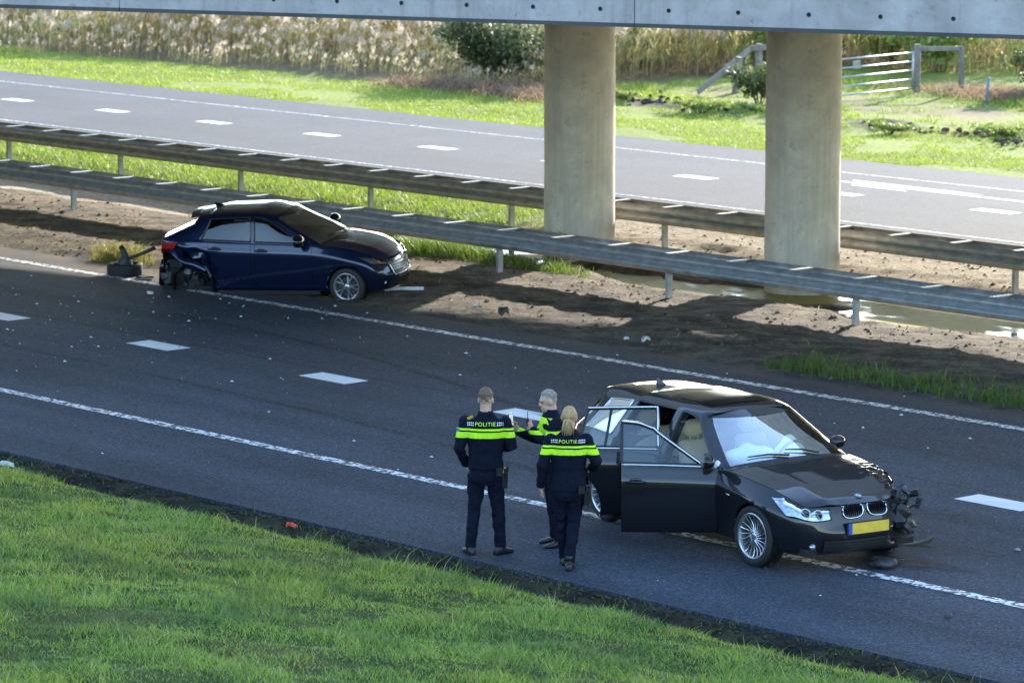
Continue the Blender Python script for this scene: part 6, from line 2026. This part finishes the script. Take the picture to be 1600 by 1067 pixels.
# --- officer in a hi-vis vest seen from the side, filming with a phone
pose2 = dict(hip_l=(-.095, 0, .86), knee_l=(-.11, .03, .48), ank_l=(-.12, -.02, .085), hip_r=(.095, 0, .86), knee_r=(.11, .02, .48), ank_r=(.13, -.03, .085), toe_l=.15, toe_r=-.15,
             sho_l=(-.20, .03, 1.42), elb_l=(-.235, .15, 1.19), wri_l=(-.10, .30, 1.345), sho_r=(.20, .03, 1.42), elb_r=(.25, .16, 1.17), wri_r=(.10, .43, 1.30),
             hdir_r=(-.1, .25, 1), palm_r=(-.6, .6, .1), curl_r=.75, hdir_l=(.35, .2, .8), palm_l=(.6, -.7, 0), curl_l=.8, head=(.0, .085, 1.64), head_yaw=.05, head_pitch=-.18, lean=(0, .05), width=.98)
o2, b2, t2, hp2, HM2 = person((-30.12, 27.62, .012), R_(150), 1.73 / 1.80, pose2, 'grey-haired officer in a hi-vis vest holding up a phone, half hidden by a colleague', mat_jacket('police_jacket_plain', [(1.30, 1.345)]))
hair(o2, hp2, HM2, (.24, .21, .18), 'short')
vs_ = MB()
rg = []
for z, ax, by in ((.99, .196, .146), (1.09, .191, .142), (1.18, .198, .145), (1.28, .211, .150), (1.36, .214, .148), (1.42, .200, .134), (1.47, .150, .108)):
    k = max(0, (z - .9) / .6); rg.append((0, .05 * k, z, ax * .98, by))
n_ = 28
P = np.array([[(cx + ax * math.cos(2 * math.pi * k / n_), cy + by * math.sin(2 * math.pi * k / n_), z) for k in range(n_ + 1)] for cx, cy, z, ax, by in rg])
vs_.grid(P); vest = vs_.build('hi_vis_vest', mat_jacket('vest_cloth', [(1.10, 1.15), (1.24, 1.30)], (.50, .86, .03), (.60, .62, .63)), o2, True)
belt_kit(o2, t2, 1)
mb = MB(); mb.box((0, 0, 0), (.018, .012, .045)); mb.tube([(0, 0, .04), (0, 0, .12)], .004, 6); rd = mb.build('shoulder_radio', CARM['black'], o2); rd.location = (-.04, .33, 1.42)
for s_ in (-1, 1):
    mb = MB(); mb.ball(hp2(.030 * s_, .083, .012), .010, 8, 6); mb.build('eye', simple('eye_dark', (.03, .02, .02), .2), o2, True)
ph = MB(); ph.box((0, 0, 0), (.037, .005, .076)); ph_o = empty('phone', (0, 0, 0), 0, 'dark smartphone with a lit screen held up by the officer in the vest', 'phone')
pb = ph.build('case', CARM['gloss'], ph_o)
ps = MB(); ps.add([(-.032, -.0062, -.06), (.032, -.0062, -.06), (.032, -.0062, .068), (-.032, -.0062, .068)], [(0, 1, 2, 3)])
mscr, n_s, l_s, b_s = new_mat('phone_screen'); b_s.inputs['Base Color'].default_value = (.3, .32, .35, 1); b_s.inputs['Emission Color'].default_value = (.6, .65, .7, 1); b_s.inputs['Emission Strength'].default_value = .12
ps.build('screen', mscr, ph_o)
bpy.context.view_layer.update()
wp = o2.matrix_world @ Vector((.055, .50, 1.43)); ph_o.location = wp; ph_o.rotation_euler = (R_(-6), 0, R_(150) + R_(-50))
# --- officer with a fair ponytail beside the rear door
pose3 = dict(hip_l=(-.09, 0, .86), knee_l=(-.085, .09, .49), ank_l=(-.05, .16, .085), hip_r=(.09, 0, .86), knee_r=(.055, .03, .48), ank_r=(.02, -.13, .10), toe_l=.1, toe_r=-.05,
             sho_l=(-.195, 0, 1.415), elb_l=(-.285, -.05, 1.145), wri_l=(-.30, .04, .90), sho_r=(.195, .02, 1.42), elb_r=(.315, -.02, 1.18), wri_r=(.24, .19, 1.08),
             palm_l=(1, 0, 0), curl_l=.45, hdir_r=(-.25, .9, .1), palm_r=(-1, 0, 0), curl_r=.5, head=(.01, .035, 1.66), head_yaw=-.15, head_pitch=-.10, width=1.02, lean=(.01, .02))
o3, b3, t3, hp3, HM3 = person((-29.17, 26.93, .012), R_(44), 1.72 / 1.80, pose3, 'officer with a fair ponytail standing beside the open rear door', JM)
hair(o3, hp3, HM3, (.42, .27, .13), 'ponytail')
back_text(o3, t3, 'POLITIE', 0.0, 1.405, .036, HIVIS, width=.20)
belt_kit(o3, t3, 1, .91)
mb = MB(); ring_loft(mb, [(.01, .012, 1.49, .092, .085), (.01, .012, 1.535, .084, .080)], 20); mb.build('collar', NAVY, o3, True)
